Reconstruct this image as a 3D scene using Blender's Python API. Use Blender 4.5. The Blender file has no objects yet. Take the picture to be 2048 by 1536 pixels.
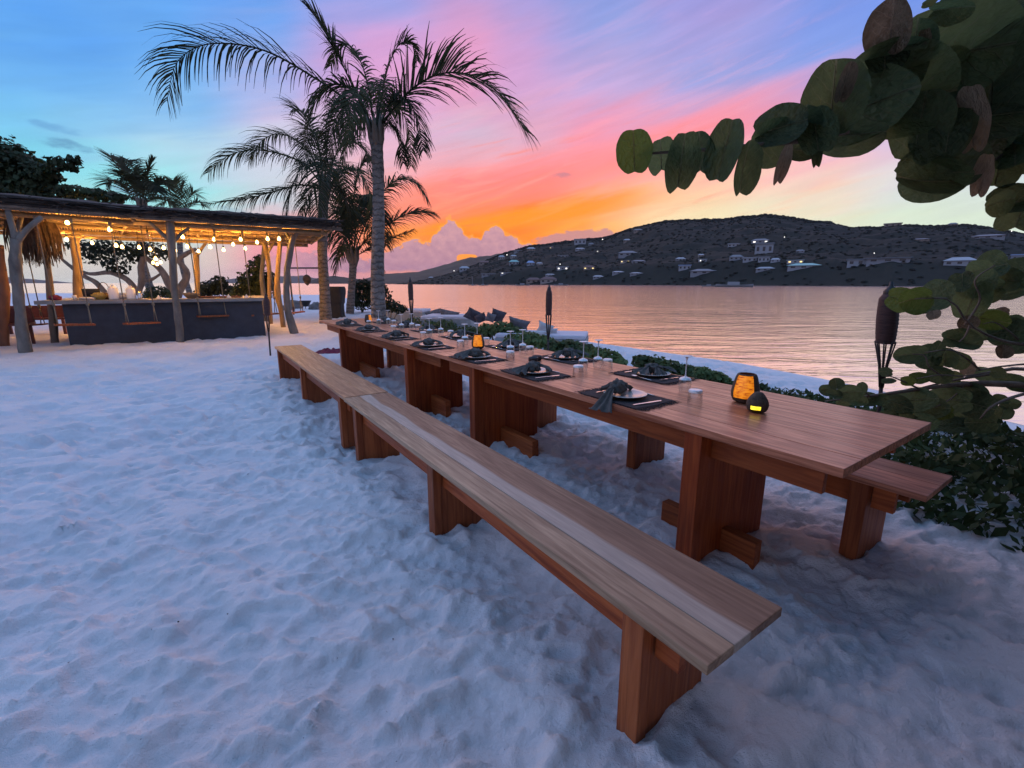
import bpy, bmesh, math, random
import numpy as np
from mathutils import Vector, Matrix, noise as mnoise

R = math.radians
rnd = random.Random(7)
S = bpy.context.scene
COL = S.collection

# ------------------------------------------------------------------ camera
F_PX, CAM_H = 919.0, 1.44
PITCH = math.atan(202 / 919.0)
CP, SP = math.cos(PITCH), math.sin(PITCH)
cam = bpy.data.cameras.new('camera')
cam.sensor_fit = 'HORIZONTAL'; cam.sensor_width = 36.0
cam.lens = 36.0 * F_PX / 2048.0
cam.clip_start = 0.05; cam.clip_end = 12000
camo = bpy.data.objects.new('camera', cam)
COL.objects.link(camo)
camo.location = (0, 0, CAM_H)
camo.rotation_euler = (R(90) - PITCH, 0, 0)
S.camera = camo

# ------------------------------------------------------------------ colour management, cycles
S.view_settings.view_transform = 'Standard'
S.view_settings.look = 'None'
S.view_settings.gamma = 1.0
S.view_settings.use_curve_mapping = False
S.view_settings.exposure = 0.44
S.cycles.use_denoising = True
try:
    S.cycles.denoiser = 'OPENIMAGEDENOISE'
except Exception:
    pass
S.cycles.max_bounces = 6
S.cycles.diffuse_bounces = 3
S.cycles.glossy_bounces = 3
S.cycles.transmission_bounces = 4
S.cycles.transparent_max_bounces = 10
S.cycles.caustics_reflective = False
S.cycles.caustics_refractive = False
S.cycles.sample_clamp_indirect = 6.0

def lin(c):
    out = []
    for v in c[:3]:
        v = v / 255.0
        out.append(v / 12.92 if v <= 0.04045 else ((v + 0.055) / 1.055) ** 2.4)
    return (out[0], out[1], out[2], 1.0)

# ------------------------------------------------------------------ node helper
class NT:
    def __init__(s, tree):
        s.t = tree; s.n = tree.nodes; s.l = tree.links
    def new(s, kind, **kw):
        n = s.n.new(kind)
        for k, v in kw.items(): setattr(n, k, v)
        return n
    def put(s, sock, v):
        if v is None: return
        if hasattr(v, 'is_output'): s.l.new(v, sock)
        else: sock.default_value = v
    def m(s, op, a, b=None, c=None, clamp=False):
        n = s.new('ShaderNodeMath', operation=op); n.use_clamp = clamp
        s.put(n.inputs[0], a); s.put(n.inputs[1], b); s.put(n.inputs[2], c)
        return n.outputs[0]
    def add(s, a, b): return s.m('ADD', a, b)
    def sub(s, a, b): return s.m('SUBTRACT', a, b)
    def mul(s, a, b): return s.m('MULTIPLY', a, b)
    def step(s, x, lo, hi):
        n = s.new('ShaderNodeMapRange', interpolation_type='SMOOTHSTEP')
        s.put(n.inputs[0], x); n.inputs[1].default_value = lo; n.inputs[2].default_value = hi
        n.inputs[3].default_value = 0; n.inputs[4].default_value = 1
        return n.outputs[0]
    def rng(s, x, lo, hi, a=0.0, b=1.0):
        n = s.new('ShaderNodeMapRange'); n.clamp = True
        s.put(n.inputs[0], x)
        for i, v in enumerate((lo, hi, a, b)): n.inputs[i + 1].default_value = v
        return n.outputs[0]
    def mix(s, f, a, b, blend='MIX'):
        n = s.new('ShaderNodeMix', data_type='RGBA', blend_type=blend)
        s.put(n.inputs[0], f); s.put(n.inputs[6], a); s.put(n.inputs[7], b)
        return n.outputs[2]
    def xyz(s, x, y, z):
        n = s.new('ShaderNodeCombineXYZ')
        s.put(n.inputs[0], x); s.put(n.inputs[1], y); s.put(n.inputs[2], z)
        return n.outputs[0]
    def sep(s, v):
        n = s.new('ShaderNodeSeparateXYZ'); s.l.new(v, n.inputs[0])
        return n.outputs
    def noise(s, vec, scale=1.0, detail=3.0, rough=0.5, dist=0.0, col=False):
        n = s.new('ShaderNodeTexNoise')
        s.put(n.inputs['Vector'], vec); n.inputs['Scale'].default_value = scale
        n.inputs['Detail'].default_value = detail; n.inputs['Roughness'].default_value = rough
        n.inputs['Distortion'].default_value = dist
        return n.outputs[1 if col else 0]
    def ramp(s, x, stops, interp='LINEAR'):
        n = s.new('ShaderNodeValToRGB'); cr = n.color_ramp; cr.interpolation = interp
        while len(cr.elements) > 1: cr.elements.remove(cr.elements[-1])
        cr.elements[0].position = stops[0][0]; cr.elements[0].color = stops[0][1]
        for p, c in stops[1:]:
            e = cr.elements.new(p); e.color = c
        s.put(n.inputs[0], x)
        return n.outputs[0]
    def curve(s, x, pts):
        """piecewise linear value from (x, y) points, y in 0..10"""
        n = s.new('ShaderNodeValToRGB'); cr = n.color_ramp; cr.interpolation = 'EASE'
        lo, hi = pts[0][0], pts[-1][0]
        while len(cr.elements) > 1: cr.elements.remove(cr.elements[-1])
        def g(v): return (v / 10.0,) * 3 + (1,)
        cr.elements[0].position = 0; cr.elements[0].color = g(pts[0][1])
        for p, v in pts[1:]:
            e = cr.elements.new((p - lo) / (hi - lo)); e.color = g(v)
        s.put(n.inputs[0], s.rng(x, lo, hi))
        return s.mul(n.outputs[0], 10.0)

# ------------------------------------------------------------------ world: dusk sky with sunset clouds
W = bpy.data.worlds.new('World'); S.world = W; W.use_nodes = True
w = NT(W.node_tree); w.n.clear()
tc = w.new('ShaderNodeTexCoord')
dx, dy, dz = w.sep(tc.outputs['Generated'])
az = w.mul(w.m('ARCTAN2', dx, dy), 57.29578)
el = w.mul(w.m('ARCSINE', dz), 57.29578)
# streaks of thin cloud climb gently to the right
ca, sa = math.cos(R(14)), math.sin(R(14))
along = w.add(w.mul(az, ca), w.mul(el, sa))
across = w.sub(w.mul(el, ca), w.mul(az, sa))
st = w.noise(w.xyz(w.mul(along, 0.035), w.mul(across, 0.22), 0.0), 1.0, 5, 0.55, 0.6)
st2 = w.noise(w.xyz(w.mul(along, 0.09), w.mul(across, 0.75), 4.0), 1.0, 4, 0.55, 0.5)
big = w.noise(w.xyz(w.mul(along, 0.05), w.mul(across, 0.09), 9.0), 1.0, 2, 0.5)
warp = w.add(w.mul(w.sub(st, 0.5), 6.5), w.mul(w.sub(st2, 0.5), 3.4))
elw = w.add(el, w.mul(warp, w.step(el, 0.5, 8.0)))
azw = w.add(az, w.mul(w.sub(big, 0.5), 16.0))
ELS = [0, 3, 6, 9, 12, 16, 20, 25, 34, 60]
GRID = {
 -45: [(196,200,200),(214,205,192),(150,214,216),(124,206,226),(120,192,230),(106,172,230),(90,156,230),(80,146,230),(84,142,228),(114,182,250)],
 -35: [(206,200,194),(212,202,192),(166,216,216),(150,220,224),(168,206,226),(132,182,228),(106,168,232),(86,150,229),(84,142,228),(114,182,250)],
 -25: [(206,170,182),(232,146,158),(240,150,150),(192,204,215),(200,206,222),(194,184,216),(150,170,224),(106,156,228),(92,144,226),(114,182,250)],
 -15: [(210,140,140),(240,146,116),(250,140,84),(250,150,130),(225,176,190),(216,176,204),(208,156,204),(160,158,218),(110,146,222),(114,182,250)],
  -5: [(240,150,90),(255,134,40),(255,124,18),(255,142,60),(252,150,144),(206,176,200),(218,154,190),(200,152,198),(132,148,216),(114,182,250)],
   3: [(250,160,90),(255,146,44),(255,130,26),(255,130,40),(250,148,140),(220,162,186),(198,160,204),(176,154,208),(126,146,216),(114,182,250)],
  10: [(252,180,100),(255,180,84),(255,160,58),(255,144,74),(252,168,162),(236,150,174),(190,164,210),(142,155,215),(120,142,216),(114,182,250)],
  20: [(240,212,170),(240,216,176),(240,222,178),(244,204,164),(250,162,160),(202,160,200),(152,158,215),(160,150,210),(112,138,216),(114,182,250)],
  30: [(222,216,190),(225,222,195),(222,224,196),(235,206,190),(240,186,190),(140,160,220),(130,155,222),(120,146,220),(100,136,218),(114,182,250)],
  40: [(210,220,200),(212,225,205),(210,224,204),(208,216,214),(214,196,218),(132,156,220),(116,146,222),(106,140,220),(94,134,218),(114,182,250)],
  58: [(200,215,205),(200,218,210),(196,214,214),(186,202,220),(166,182,224),(124,152,222),(108,144,222),(98,138,220),(90,134,218),(114,182,250)],
  130:[(192,190,210),(198,194,214),(200,196,218),(198,196,222),(194,194,226),(190,190,229),(176,186,233),(164,182,236),(152,180,238),(114,182,250)],
}
EMAX = 60.0
t_el = w.m('DIVIDE', elw, EMAX, clamp=True)
t_el = w.m('POWER', t_el, 0.6)          # spread the low stops
cols = {}
for a, rows in GRID.items():
    cols[a] = w.ramp(t_el, [((e / EMAX) ** 0.6, lin(c)) for e, c in zip(ELS, rows)])
keys = sorted(GRID)
# wrap: mirror the far side to the left edge too
sky = cols[130]
left_f = w.step(azw, -95.0, -52.0)
sky = w.mix(left_f, sky, cols[-45])
for a, b in zip(keys[:-1], keys[1:]):
    f = w.step(azw, float(a), float(b))
    sky = w.mix(f, sky, cols[b])
# faint lighter / darker fibres
fib = w.noise(w.xyz(w.mul(along, 0.12), w.mul(across, 0.9), 2.0), 1.0, 4, 0.5, 0.4)
fibv = w.rng(fib, 0.3, 0.7, 0.955, 1.045)
sky = w.mix(1.0, sky, w.xyz(fibv, fibv, fibv), 'MULTIPLY')
# coral bands
def band(el0, slope, a0, a1, width, col, amt, k=1.0):
    global sky
    centre = w.add(el0, w.mul(az, slope))
    d = w.m('ABSOLUTE', w.sub(w.add(el, w.mul(warp, 0.45 * k)), centre))
    mask = w.sub(1.0, w.step(d, width * 0.15, width))
    side = w.mul(w.step(az, a0 - 6, a0 + 6), w.sub(1.0, w.step(az, a1 - 8, a1 + 8)))
    sky = w.mix(w.mul(w.mul(mask, side), amt), sky, lin(col))
band(11.2, 0.19, -12, 28, 3.4, (255, 128, 126), 0.72)
band(13.0, 0.16, 8, 40, 2.8, (244, 156, 172), 0.3)
band(7.4, 0.12, -14, 14, 1.3, (255, 148, 24), 0.85)
band(4.8, 0.02, -14, 6, 1.2, (255, 140, 34), 0.6)
band(22.5, -0.02, -18, 4, 4.0, (240, 150, 188), 0.3)
# wisps combed along the streak direction
wis = w.noise(w.xyz(w.mul(along, 0.07), w.mul(across, 0.62), 21.0), 1.0, 6, 0.62, 0.9)
wis2 = w.noise(w.xyz(w.mul(along, 0.16), w.mul(across, 1.7), 33.0), 1.0, 5, 0.6, 0.6)
wm = w.add(w.mul(w.step(wis, 0.50, 0.72), 0.7), w.mul(w.step(wis2, 0.52, 0.75), 0.4))
wm = w.mul(wm, w.mul(w.step(el, 3.5, 8.0), w.sub(1.0, w.step(el, 20.0, 32.0))))
wm = w.mul(wm, w.mul(w.step(az, -30.0, -8.0), w.sub(1.0, w.step(az, 26.0, 46.0))))
wcol = w.ramp(w.rng(el, 4.0, 24.0), [(0.0, lin((255, 176, 74))), (0.28, lin((255, 176, 140))), (0.5, lin((250, 172, 180))), (1.0, lin((222, 172, 214)))])
sky = w.mix(w.mul(wm, 0.38), sky, wcol)
wd = w.mul(w.step(w.noise(w.xyz(w.mul(along, 0.08), w.mul(across, 0.7), 47.0), 1.0, 5, 0.6, 0.8), 0.54, 0.74), w.mul(w.step(el, 3.0, 7.0), w.sub(1.0, w.step(el, 14.0, 20.0))))
wd = w.mul(wd, w.mul(w.step(az, -22.0, -8.0), w.sub(1.0, w.step(az, 16.0, 30.0))))
sky = w.mix(w.mul(wd, 0.45), sky, lin((250, 118, 70)))
# small grey puffs
def puff(a0, e0, wa, we, col, amt, seed):
    global sky
    nz = w.noise(w.xyz(w.mul(az, 0.55), w.mul(el, 1.5), seed), 1.0, 5, 0.6)
    qa = w.m('POWER', w.m('DIVIDE', w.sub(az, a0), wa), 2.0)
    qe = w.m('POWER', w.m('DIVIDE', w.sub(w.sub(el, e0), w.mul(w.sub(az, a0), -0.06)), we), 2.0)
    v = w.sub(w.mul(nz, 1.9), w.add(qa, qe))
    sky = w.mix(w.mul(w.step(v, 0.35, 1.1), amt), sky, lin(col))
puff(-41.5, 11.4, 2.6, 0.75, (96, 148, 186), 0.75, 1.0)
puff(-42.5, 12.6, 3.0, 0.5, (96, 150, 200), 0.55, 2.0)
puff(-37.5, 8.2, 3.6, 0.7, (120, 158, 186), 0.8, 3.0)
puff(-30.0, 7.2, 3.0, 0.5, (140, 170, 188), 0.6, 4.0)
puff(5.6, 12.0, 2.0, 0.6, (190, 128, 140), 0.75, 5.0)
puff(-6.0, 11.4, 2.6, 0.5, (232, 126, 128), 0.5, 6.0)
# cumulus bank low over the far ridge
bil = w.noise(w.xyz(w.mul(az, 0.9), w.mul(el, 1.25), 7.0), 1.0, 6, 0.58, 0.2)
bil2 = w.noise(w.xyz(w.mul(az, 0.35), w.mul(el, 0.6), 3.0), 1.0, 3, 0.5)
top = w.curve(az, [(-30, 3.0), (-24, 3.5), (-20, 3.2), (-16, 2.7), (-13.5, 4.2), (-11.5, 5.0), (-9.8, 4.7), (-9.1, 5.7), (-8.3, 6.6), (-7.3, 7.35), (-6.3, 6.6), (-5.2, 5.1), (-3.9, 5.3), (-3.0, 6.2), (-1.8, 6.75), (-0.6, 5.7), (1.2, 4.7), (4.0, 3.9), (7.0, 3.2), (12.0, 1.0)])
edge = w.add(w.sub(top, el), w.mul(w.sub(bil, 0.5), 2.3))
cmask = w.step(edge, 0.0, 0.30)
low = w.sub(el, w.add(1.15, w.mul(w.sub(bil2, 0.5), 1.4)))
cmask = w.mul(cmask, w.step(low, -0.1, 0.45))
hole = w.add(w.m('POWER', w.m('DIVIDE', w.add(az, 5.4), 1.25), 4.0), w.m('POWER', w.m('DIVIDE', w.sub(el, 2.75), 0.62), 4.0))
cmask = w.mul(cmask, w.step(w.add(hole, w.mul(w.sub(bil, 0.5), 0.8)), 0.8, 1.1))
cmask = w.mul(cmask, w.step(az, -32.0, -20.0))
ccol = w.ramp(w.add(w.mul(bil, 0.8), w.mul(w.rng(el, 1.0, 7.0), 0.25)), [(0.25, lin((160, 118, 146))), (0.55, lin((186, 140, 158))), (0.85, lin((214, 160, 164)))])
sky = w.mix(w.mul(w.sub(1.0, w.step(edge, -0.45, 0.0)), 0.0), sky, lin((255, 190, 90)))
rim = w.mul(w.step(edge, -0.30, 0.02), w.step(el, 1.6, 3.2))
rim = w.mul(rim, w.mul(w.step(az, -16.0, -12.0), w.sub(1.0, w.step(az, 2.0, 6.0))))
sky = w.mix(w.mul(rim, 0.45), sky, lin((255, 176, 60)))
sky = w.mix(w.mul(cmask, 0.95), sky, ccol)
# flat cloud right of the bank
lens = w.add(w.m('POWER', w.m('DIVIDE', w.sub(az, 7.6), 5.2), 2.0), w.m('POWER', w.m('DIVIDE', w.sub(w.sub(el, 5.2), w.mul(w.sub(az, 7.6), 0.09)), 0.85), 2.0))
lens2 = w.add(w.m('POWER', w.m('DIVIDE', w.sub(az, 12.0), 3.2), 2.0), w.m('POWER', w.m('DIVIDE', w.sub(el, 4.9), 1.0), 2.0))
lens = w.m('MINIMUM', lens, lens2)
sky = w.mix(w.mul(w.sub(1.0, w.step(w.add(lens, w.mul(w.sub(bil, 0.5), 2.6)), 0.55, 1.15)), 0.85), sky, lin((188, 134, 142)))
# below the horizon
sky = w.mix(w.sub(1.0, w.step(el, -6.0, -0.5)), sky, lin((96, 104, 140)))
bg1 = w.new('ShaderNodeBackground'); w.put(bg1.inputs[0], sky); bg1.inputs[1].default_value = 0.83
nish = w.new('ShaderNodeTexSky'); nish.sky_type = 'NISHITA'; nish.sun_disc = False
nish.sun_elevation = R(-3.5); nish.sun_rotation = R(-4.0); nish.altitude = 2.0
bg2 = w.new('ShaderNodeBackground'); w.put(bg2.inputs[0], nish.outputs[0]); bg2.inputs[1].default_value = 0.05
ash = w.new('ShaderNodeAddShader'); w.l.new(bg1.outputs[0], ash.inputs[0]); w.l.new(bg2.outputs[0], ash.inputs[1])
wo = w.new('ShaderNodeOutputWorld'); w.l.new(ash.outputs[0], wo.inputs[0])

# the last warm light from the sunset
sun = bpy.data.lights.new('sun', 'SUN'); sun.energy = 1.25; sun.angle = R(108); sun.color = (1.0, 0.56, 0.38)
suno = bpy.data.objects.new('sun', sun); COL.objects.link(suno)
sd = Vector((math.sin(R(-4)) * math.cos(R(13)), math.cos(R(-4)) * math.cos(R(13)), math.sin(R(13))))
suno.rotation_euler = sd.to_track_quat('Z', 'Y').to_euler()
suno.location = (0, 30, 12)

# ------------------------------------------------------------------ geometry helpers
def ray(u, v):
    x = (u - 1024) / F_PX; y = (v - 768) / F_PX
    return Vector((x, CP - y * SP, -SP - y * CP))
def P(u, v, Y):
    """world point seen at a photograph position, Y metres ahead"""
    d = ray(u, v); return Vector((0, 0, CAM_H)) + d * (Y / d.y)
def G(u, v, z=0.0):
    d = ray(u, v); return Vector((0, 0, CAM_H)) + d * ((z - CAM_H) / d.z)
TA = math.atan2(0.5676, 0.8233)      # table frame: local x = across (towards the sea), y = along
TO = Vector((1.243, 1.611, 0))
def T(b, a, z=0.0):
    return TO + Vector((0.8233 * b - 0.5676 * a, 0.5676 * b + 0.8233 * a, z))

class MB:
    def __init__(s): s.v = []; s.f = []; s.mi = []; s.cur = 0
    def add(s, vs, fs):
        o = len(s.v); s.v.extend([tuple(p) for p in vs])
        for f in fs: s.f.append([i + o for i in f]); s.mi.append(s.cur)
        return s
    def box(s, x0, x1, y0, y1, z0, z1):
        return s.add([(x0,y0,z0),(x1,y0,z0),(x1,y1,z0),(x0,y1,z0),(x0,y0,z1),(x1,y0,z1),(x1,y1,z1),(x0,y1,z1)],
              [(0,3,2,1),(4,5,6,7),(0,1,5,4),(1,2,6,5),(2,3,7,6),(3,0,4,7)])
    def obox(s, c, ax, ay, az_, hx, hy, hz):
        c = Vector(c); vs = []
        for k in (-1, 1):
            for i, j in ((-1,-1),(1,-1),(1,1),(-1,1)):
                vs.append(c + ax*hx*i + ay*hy*j + az_*hz*k)
        return s.add(vs, [(0,3,2,1),(4,5,6,7),(0,1,5,4),(1,2,6,5),(2,3,7,6),(3,0,4,7)])
    def bar(s, a, b, wx, wz):
        a, b = Vector(a), Vector(b); d = (b - a); L = d.length; d.normalize()
        side = d.cross(Vector((0,0,1)))
        if side.length < 1e-4: side = Vector((1,0,0))
        side.normalize(); up = side.cross(d).normalized()
        return s.obox((a+b)/2, side, d, up, wx/2, L/2, wz/2)
    def tube(s, pts, rad, n=8, cap=True, wob=0.0):
        pts = [Vector(p) for p in pts]
        if not isinstance(rad, (list, tuple)): rad = [rad]*len(pts)
        o = len(s.v); prev = None; fs = []
        for i, p in enumerate(pts):
            d = (pts[min(i+1,len(pts)-1)] - pts[max(i-1,0)])
            if d.length < 1e-9: d = Vector((0,0,1))
            d.normalize()
            if prev is None:
                ref = Vector((0,0,1)) if abs(d.z) < .9 else Vector((1,0,0))
                u_ = d.cross(ref).normalized()
            else:
                u_ = (prev - d*prev.dot(d)).normalized()
            prev = u_; v_ = d.cross(u_)
            for k in range(n):
                a = 2*math.pi*k/n
                rr = rad[i]*(1 + (wob*mnoise.noise(p*3.1 + Vector((k*1.7,0,0))) if wob else 0))
                s.v.append(tuple(p + u_*math.cos(a)*rr + v_*math.sin(a)*rr))
        for i in range(len(pts)-1):
            for k in range(n):
                k2 = (k+1) % n
                fs.append([o+i*n+k, o+i*n+k2, o+(i+1)*n+k2, o+(i+1)*n+k])
        if cap:
            fs.append([o+k for k in range(n)][::-1]); fs.append([o+(len(pts)-1)*n+k for k in range(n)])
        for f in fs: s.f.append(f); s.mi.append(s.cur)
        return s
    def lathe(s, prof, n=20, c=(0,0,0), skip=None):
        o = len(s.v); cx, cy, cz = c
        for r_, z_ in prof:
            for k in range(n):
                a = 2*math.pi*k/n
                s.v.append((cx+r_*math.cos(a), cy+r_*math.sin(a), cz+z_))
        for i in range(len(prof)-1):
            for k in range(n):
                if skip and skip(i, k): continue
                k2 = (k+1) % n
                s.f.append([o+i*n+k, o+i*n+k2, o+(i+1)*n+k2, o+(i+1)*n+k]); s.mi.append(s.cur)
        return s
    def grid(s, fn, nu, nv, flip=False):
        o = len(s.v)
        for j in range(nv+1):
            for i in range(nu+1):
                s.v.append(tuple(fn(i/nu, j/nv)))
        for j in range(nv):
            for i in range(nu):
                q = [o+j*(nu+1)+i, o+j*(nu+1)+i+1, o+(j+1)*(nu+1)+i+1, o+(j+1)*(nu+1)+i]
                s.f.append(q[::-1] if flip else q); s.mi.append(s.cur)
        return s
    def blob(s, c, rx, ry, rz, nu=12, nv=8, amp=0.15, fr=1.6, seed=0.0):
        c = Vector(c)
        def fn(a, b):
            th = a*2*math.pi; ph = (b-.5)*math.pi
            d = Vector((math.cos(ph)*math.cos(th), math.cos(ph)*math.sin(th), math.sin(ph)))
            k = 1 + amp*mnoise.noise(d*fr + Vector((seed, seed*1.3, 0)))
            return (c.x+d.x*rx*k, c.y+d.y*ry*k, c.z+d.z*rz*k)
        return s.grid(fn, nu, nv)
    def mesh(s, name, mats, smooth=False):
        me = bpy.data.meshes.new(name)
        me.from_pydata(s.v, [], s.f)
        for m_ in (mats if isinstance(mats, (list, tuple)) else [mats]): me.materials.append(m_)
        if any(s.mi): me.polygons.foreach_set('material_index', s.mi)
        if smooth: me.polygons.foreach_set('use_smooth', [True]*len(me.polygons))
        me.update()
        return me
    def build(s, name, mats, parent=None, smooth=False, bevel=0.0, loc=None, rotz=0.0):
        me = s.mesh(name, mats, smooth)
        return link(name, me, parent, bevel, loc, rotz)

def link(name, me, parent=None, bevel=0.0, loc=None, rotz=0.0):
    o = bpy.data.objects.new(name, me); COL.objects.link(o)
    if parent is not None: o.parent = parent
    if loc is not None: o.location = loc
    if rotz: o.rotation_euler = (0, 0, rotz)
    if bevel:
        b = o.modifiers.new('bevel', 'BEVEL'); b.width = bevel; b.segments = 2; b.limit_method = 'ANGLE'; b.angle_limit = R(40)
    return o
def tag(o, label=None, cat=None, group=None, kind=None):
    if label: o['label'] = label
    if cat: o['category'] = cat
    if group: o['group'] = group
    if kind: o['kind'] = kind
    return o
def thing(name, label, cat, loc=(0,0,0), rotz=0.0, group=None):
    o = bpy.data.objects.new(name, None); COL.objects.link(o)
    o.empty_display_size = 0.1
    o.location = loc; o.rotation_euler = (0, 0, rotz)
    return tag(o, label, cat, group)
def copy_tree(o, label=None, loc=None, rotz=None, group=None, parent=None):
    c = o.copy(); COL.objects.link(c)
    if parent is not None: c.parent = parent
    if label: c['label'] = label
    if group: c['group'] = group
    if loc is not None: c.location = loc
    if rotz is not None: c.rotation_euler = (0, 0, rotz)
    for ch in list(o.children):
        copy_tree(ch, parent=c)
    return c
def catmull(pts, n):
    pts = [Vector(p) for p in pts]
    q = [pts[0]*2-pts[1]] + pts + [pts[-1]*2-pts[-2]]
    out = []
    seg = len(pts)-1
    for i in range(n+1):
        t = i/n*seg; k = min(int(t), seg-1); t -= k
        a, b, c, d = q[k], q[k+1], q[k+2], q[k+3]
        out.append(0.5*((2*b)+(c-a)*t+(2*a-5*b+4*c-d)*t*t+(3*b-a-3*c+d)*t*t*t))
    return out

# ------------------------------------------------------------------ materials
def mat(name, col, rough=0.7, var=0.0, vscale=8.0, bump=0.0, bscale=40.0, metal=0.0, spec=0.5, col2=None, stretch=(1,1,1)):
    m_ = bpy.data.materials.new(name); m_.use_nodes = True
    t = NT(m_.node_tree); bs = t.n['Principled BSDF']
    bs.inputs['Roughness'].default_value = rough; bs.inputs['Metallic'].default_value = metal
    bs.inputs['Specular IOR Level'].default_value = spec
    c = tuple(col) + (1,)
    if var or bump:
        co = t.new('ShaderNodeTexCoord').outputs['Object']
        mp = t.new('ShaderNodeMapping'); t.l.new(co, mp.inputs[0]); mp.inputs['Scale'].default_value = stretch
        vec = mp.outputs[0]
    if var:
        nz = t.noise(vec, vscale, 5, 0.6)
        c2 = tuple(col2)+(1,) if col2 else tuple(x*(1-var) for x in col)+(1,)
        c1 = c if col2 else tuple(min(1, x*(1+var)) for x in col)+(1,)
        t.put(bs.inputs['Base Color'], t.ramp(nz, [(0.3, c2), (0.7, c1)]))
    else:
        bs.inputs['Base Color'].default_value = c
    if bump:
        b = t.new('ShaderNodeBump'); b.inputs['Strength'].default_value = 1.0; b.inputs['Distance'].default_value = bump
        t.put(b.inputs['Height'], t.noise(vec, bscale, 4, 0.6)); t.l.new(b.outputs[0], bs.inputs['Normal'])
    return m_

def wood(name, dark, light, rough=0.45, axis='y', sap=None, fine=1.0, sapx=(0,0), spec=.28):
    m_ = bpy.data.materials.new(name); m_.use_nodes = True
    t = NT(m_.node_tree); bs = t.n['Principled BSDF']
    co = t.new('ShaderNodeTexCoord').outputs['Object']
    rn = t.new('ShaderNodeObjectInfo').outputs['Random']
    mp = t.new('ShaderNodeMapping'); t.l.new(co, mp.inputs[0])
    sc = {'y': (1, .07, 1), 'z': (1, 1, .07), 'x': (.07, 1, 1)}[axis]
    mp.inputs['Scale'].default_value = sc
    off = t.xyz(t.mul(rn, 37.0), t.mul(rn, 11.0), t.mul(rn, 23.0)); t.l.new(off, mp.inputs['Location'])
    v = mp.outputs[0]
    g1 = t.noise(v, 9*fine, 3, 0.5, 1.2)          # broad figure
    g2 = t.noise(v, 70*fine, 4, 0.6, 0.3)          # fine grain
    rings = t.m('SINE', t.mul(t.add(g1, t.mul(t.noise(v, 2.5, 2, .5), .9)), 38.0))
    fac = t.add(t.add(t.mul(g1, .55), t.mul(g2, .42)), t.mul(rings, .07))
    cr = t.ramp(fac, [(0.30, tuple(dark)+(1,)), (0.52, tuple((a+b)/2 for a, b in zip(dark, light))+(1,)), (0.68, tuple(light)+(1,))])
    tone = t.rng(rn, 0, 1, .76, 1.18)
    mp2 = t.new('ShaderNodeMapping'); t.l.new(co, mp2.inputs[0]); t.l.new(off, mp2.inputs['Location'])
    mp2.inputs['Scale'].default_value = {'y': (1, .028, 1), 'z': (1, 1, .028), 'x': (.028, 1, 1)}[axis]
    dk = t.noise(mp2.outputs[0], 42*fine, 3, .55, .2)
    cr = t.mix(t.mul(t.step(dk, .54, .70), .55), cr, tuple(q*.62 for q in dark)+(1,))
    lt = t.noise(mp2.outputs[0], 16*fine, 3, .55, .5)
    cr = t.mix(t.mul(t.step(lt, .52, .72), .35), cr, tuple(min(1, q*1.25) for q in light)+(1,))
    cr = t.mix(1.0, cr, t.xyz(tone, tone, tone), 'MULTIPLY')
    if sap:
        x, y, z = t.sep(co)
        wv = t.noise(t.xyz(0.0, t.mul(y, .55), 3.3), 1.0, 3, .55)
        xr = t.add(x, t.mul(t.sub(wv, .5), .19))
        msk = t.mul(t.step(xr, sapx[0], sapx[0]+.012), t.sub(1.0, t.step(t.add(xr, t.mul(g1, .05)), sapx[1], sapx[1]+.02)))
        cr = t.mix(t.mul(msk, .62), cr, t.ramp(g2, [(.3, tuple(x_*.8 for x_ in sap)+(1,)), (.7, tuple(sap)+(1,))]))
    t.put(bs.inputs['Base Color'], cr); bs.inputs['Specular IOR Level'].default_value = spec
    t.put(bs.inputs['Roughness'], t.rng(g2, .3, .7, rough+.1, rough-.06))
    b = t.new('ShaderNodeBump'); b.inputs['Strength'].default_value = .5; b.inputs['Distance'].default_value = .0025
    t.put(b.inputs['Height'], t.add(g2, t.mul(g1, .4))); t.l.new(b.outputs[0], bs.inputs['Normal'])
    return m_

def leafmat(name, c1, c2, rough=0.55, trans=0.25, vs=3.0):
    m_ = bpy.data.materials.new(name); m_.use_nodes = True
    t = NT(m_.node_tree); bs = t.n['Principled BSDF']
    co = t.new('ShaderNodeTexCoord').outputs['Object']
    rn = t.new('ShaderNodeObjectInfo').outputs['Random']
    nz = t.add(t.mul(t.noise(co, vs, 4, .6), .7), t.mul(rn, .3))
    c = t.ramp(nz, [(.35, tuple(c1)+(1,)), (.7, tuple(c2)+(1,))])
    t.put(bs.inputs['Base Color'], c); bs.inputs['Roughness'].default_value = rough
    bs.inputs['Specular IOR Level'].default_value = .3
    tr = t.new('ShaderNodeBsdfTranslucent'); t.put(tr.inputs[0], c)
    mx = t.new('ShaderNodeMixShader'); mx.inputs[0].default_value = trans
    t.l.new(bs.outputs[0], mx.inputs[1]); t.l.new(tr.outputs[0], mx.inputs[2])
    t.l.new(mx.outputs[0], t.n['Material Output'].inputs[0])
    return m_

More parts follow.
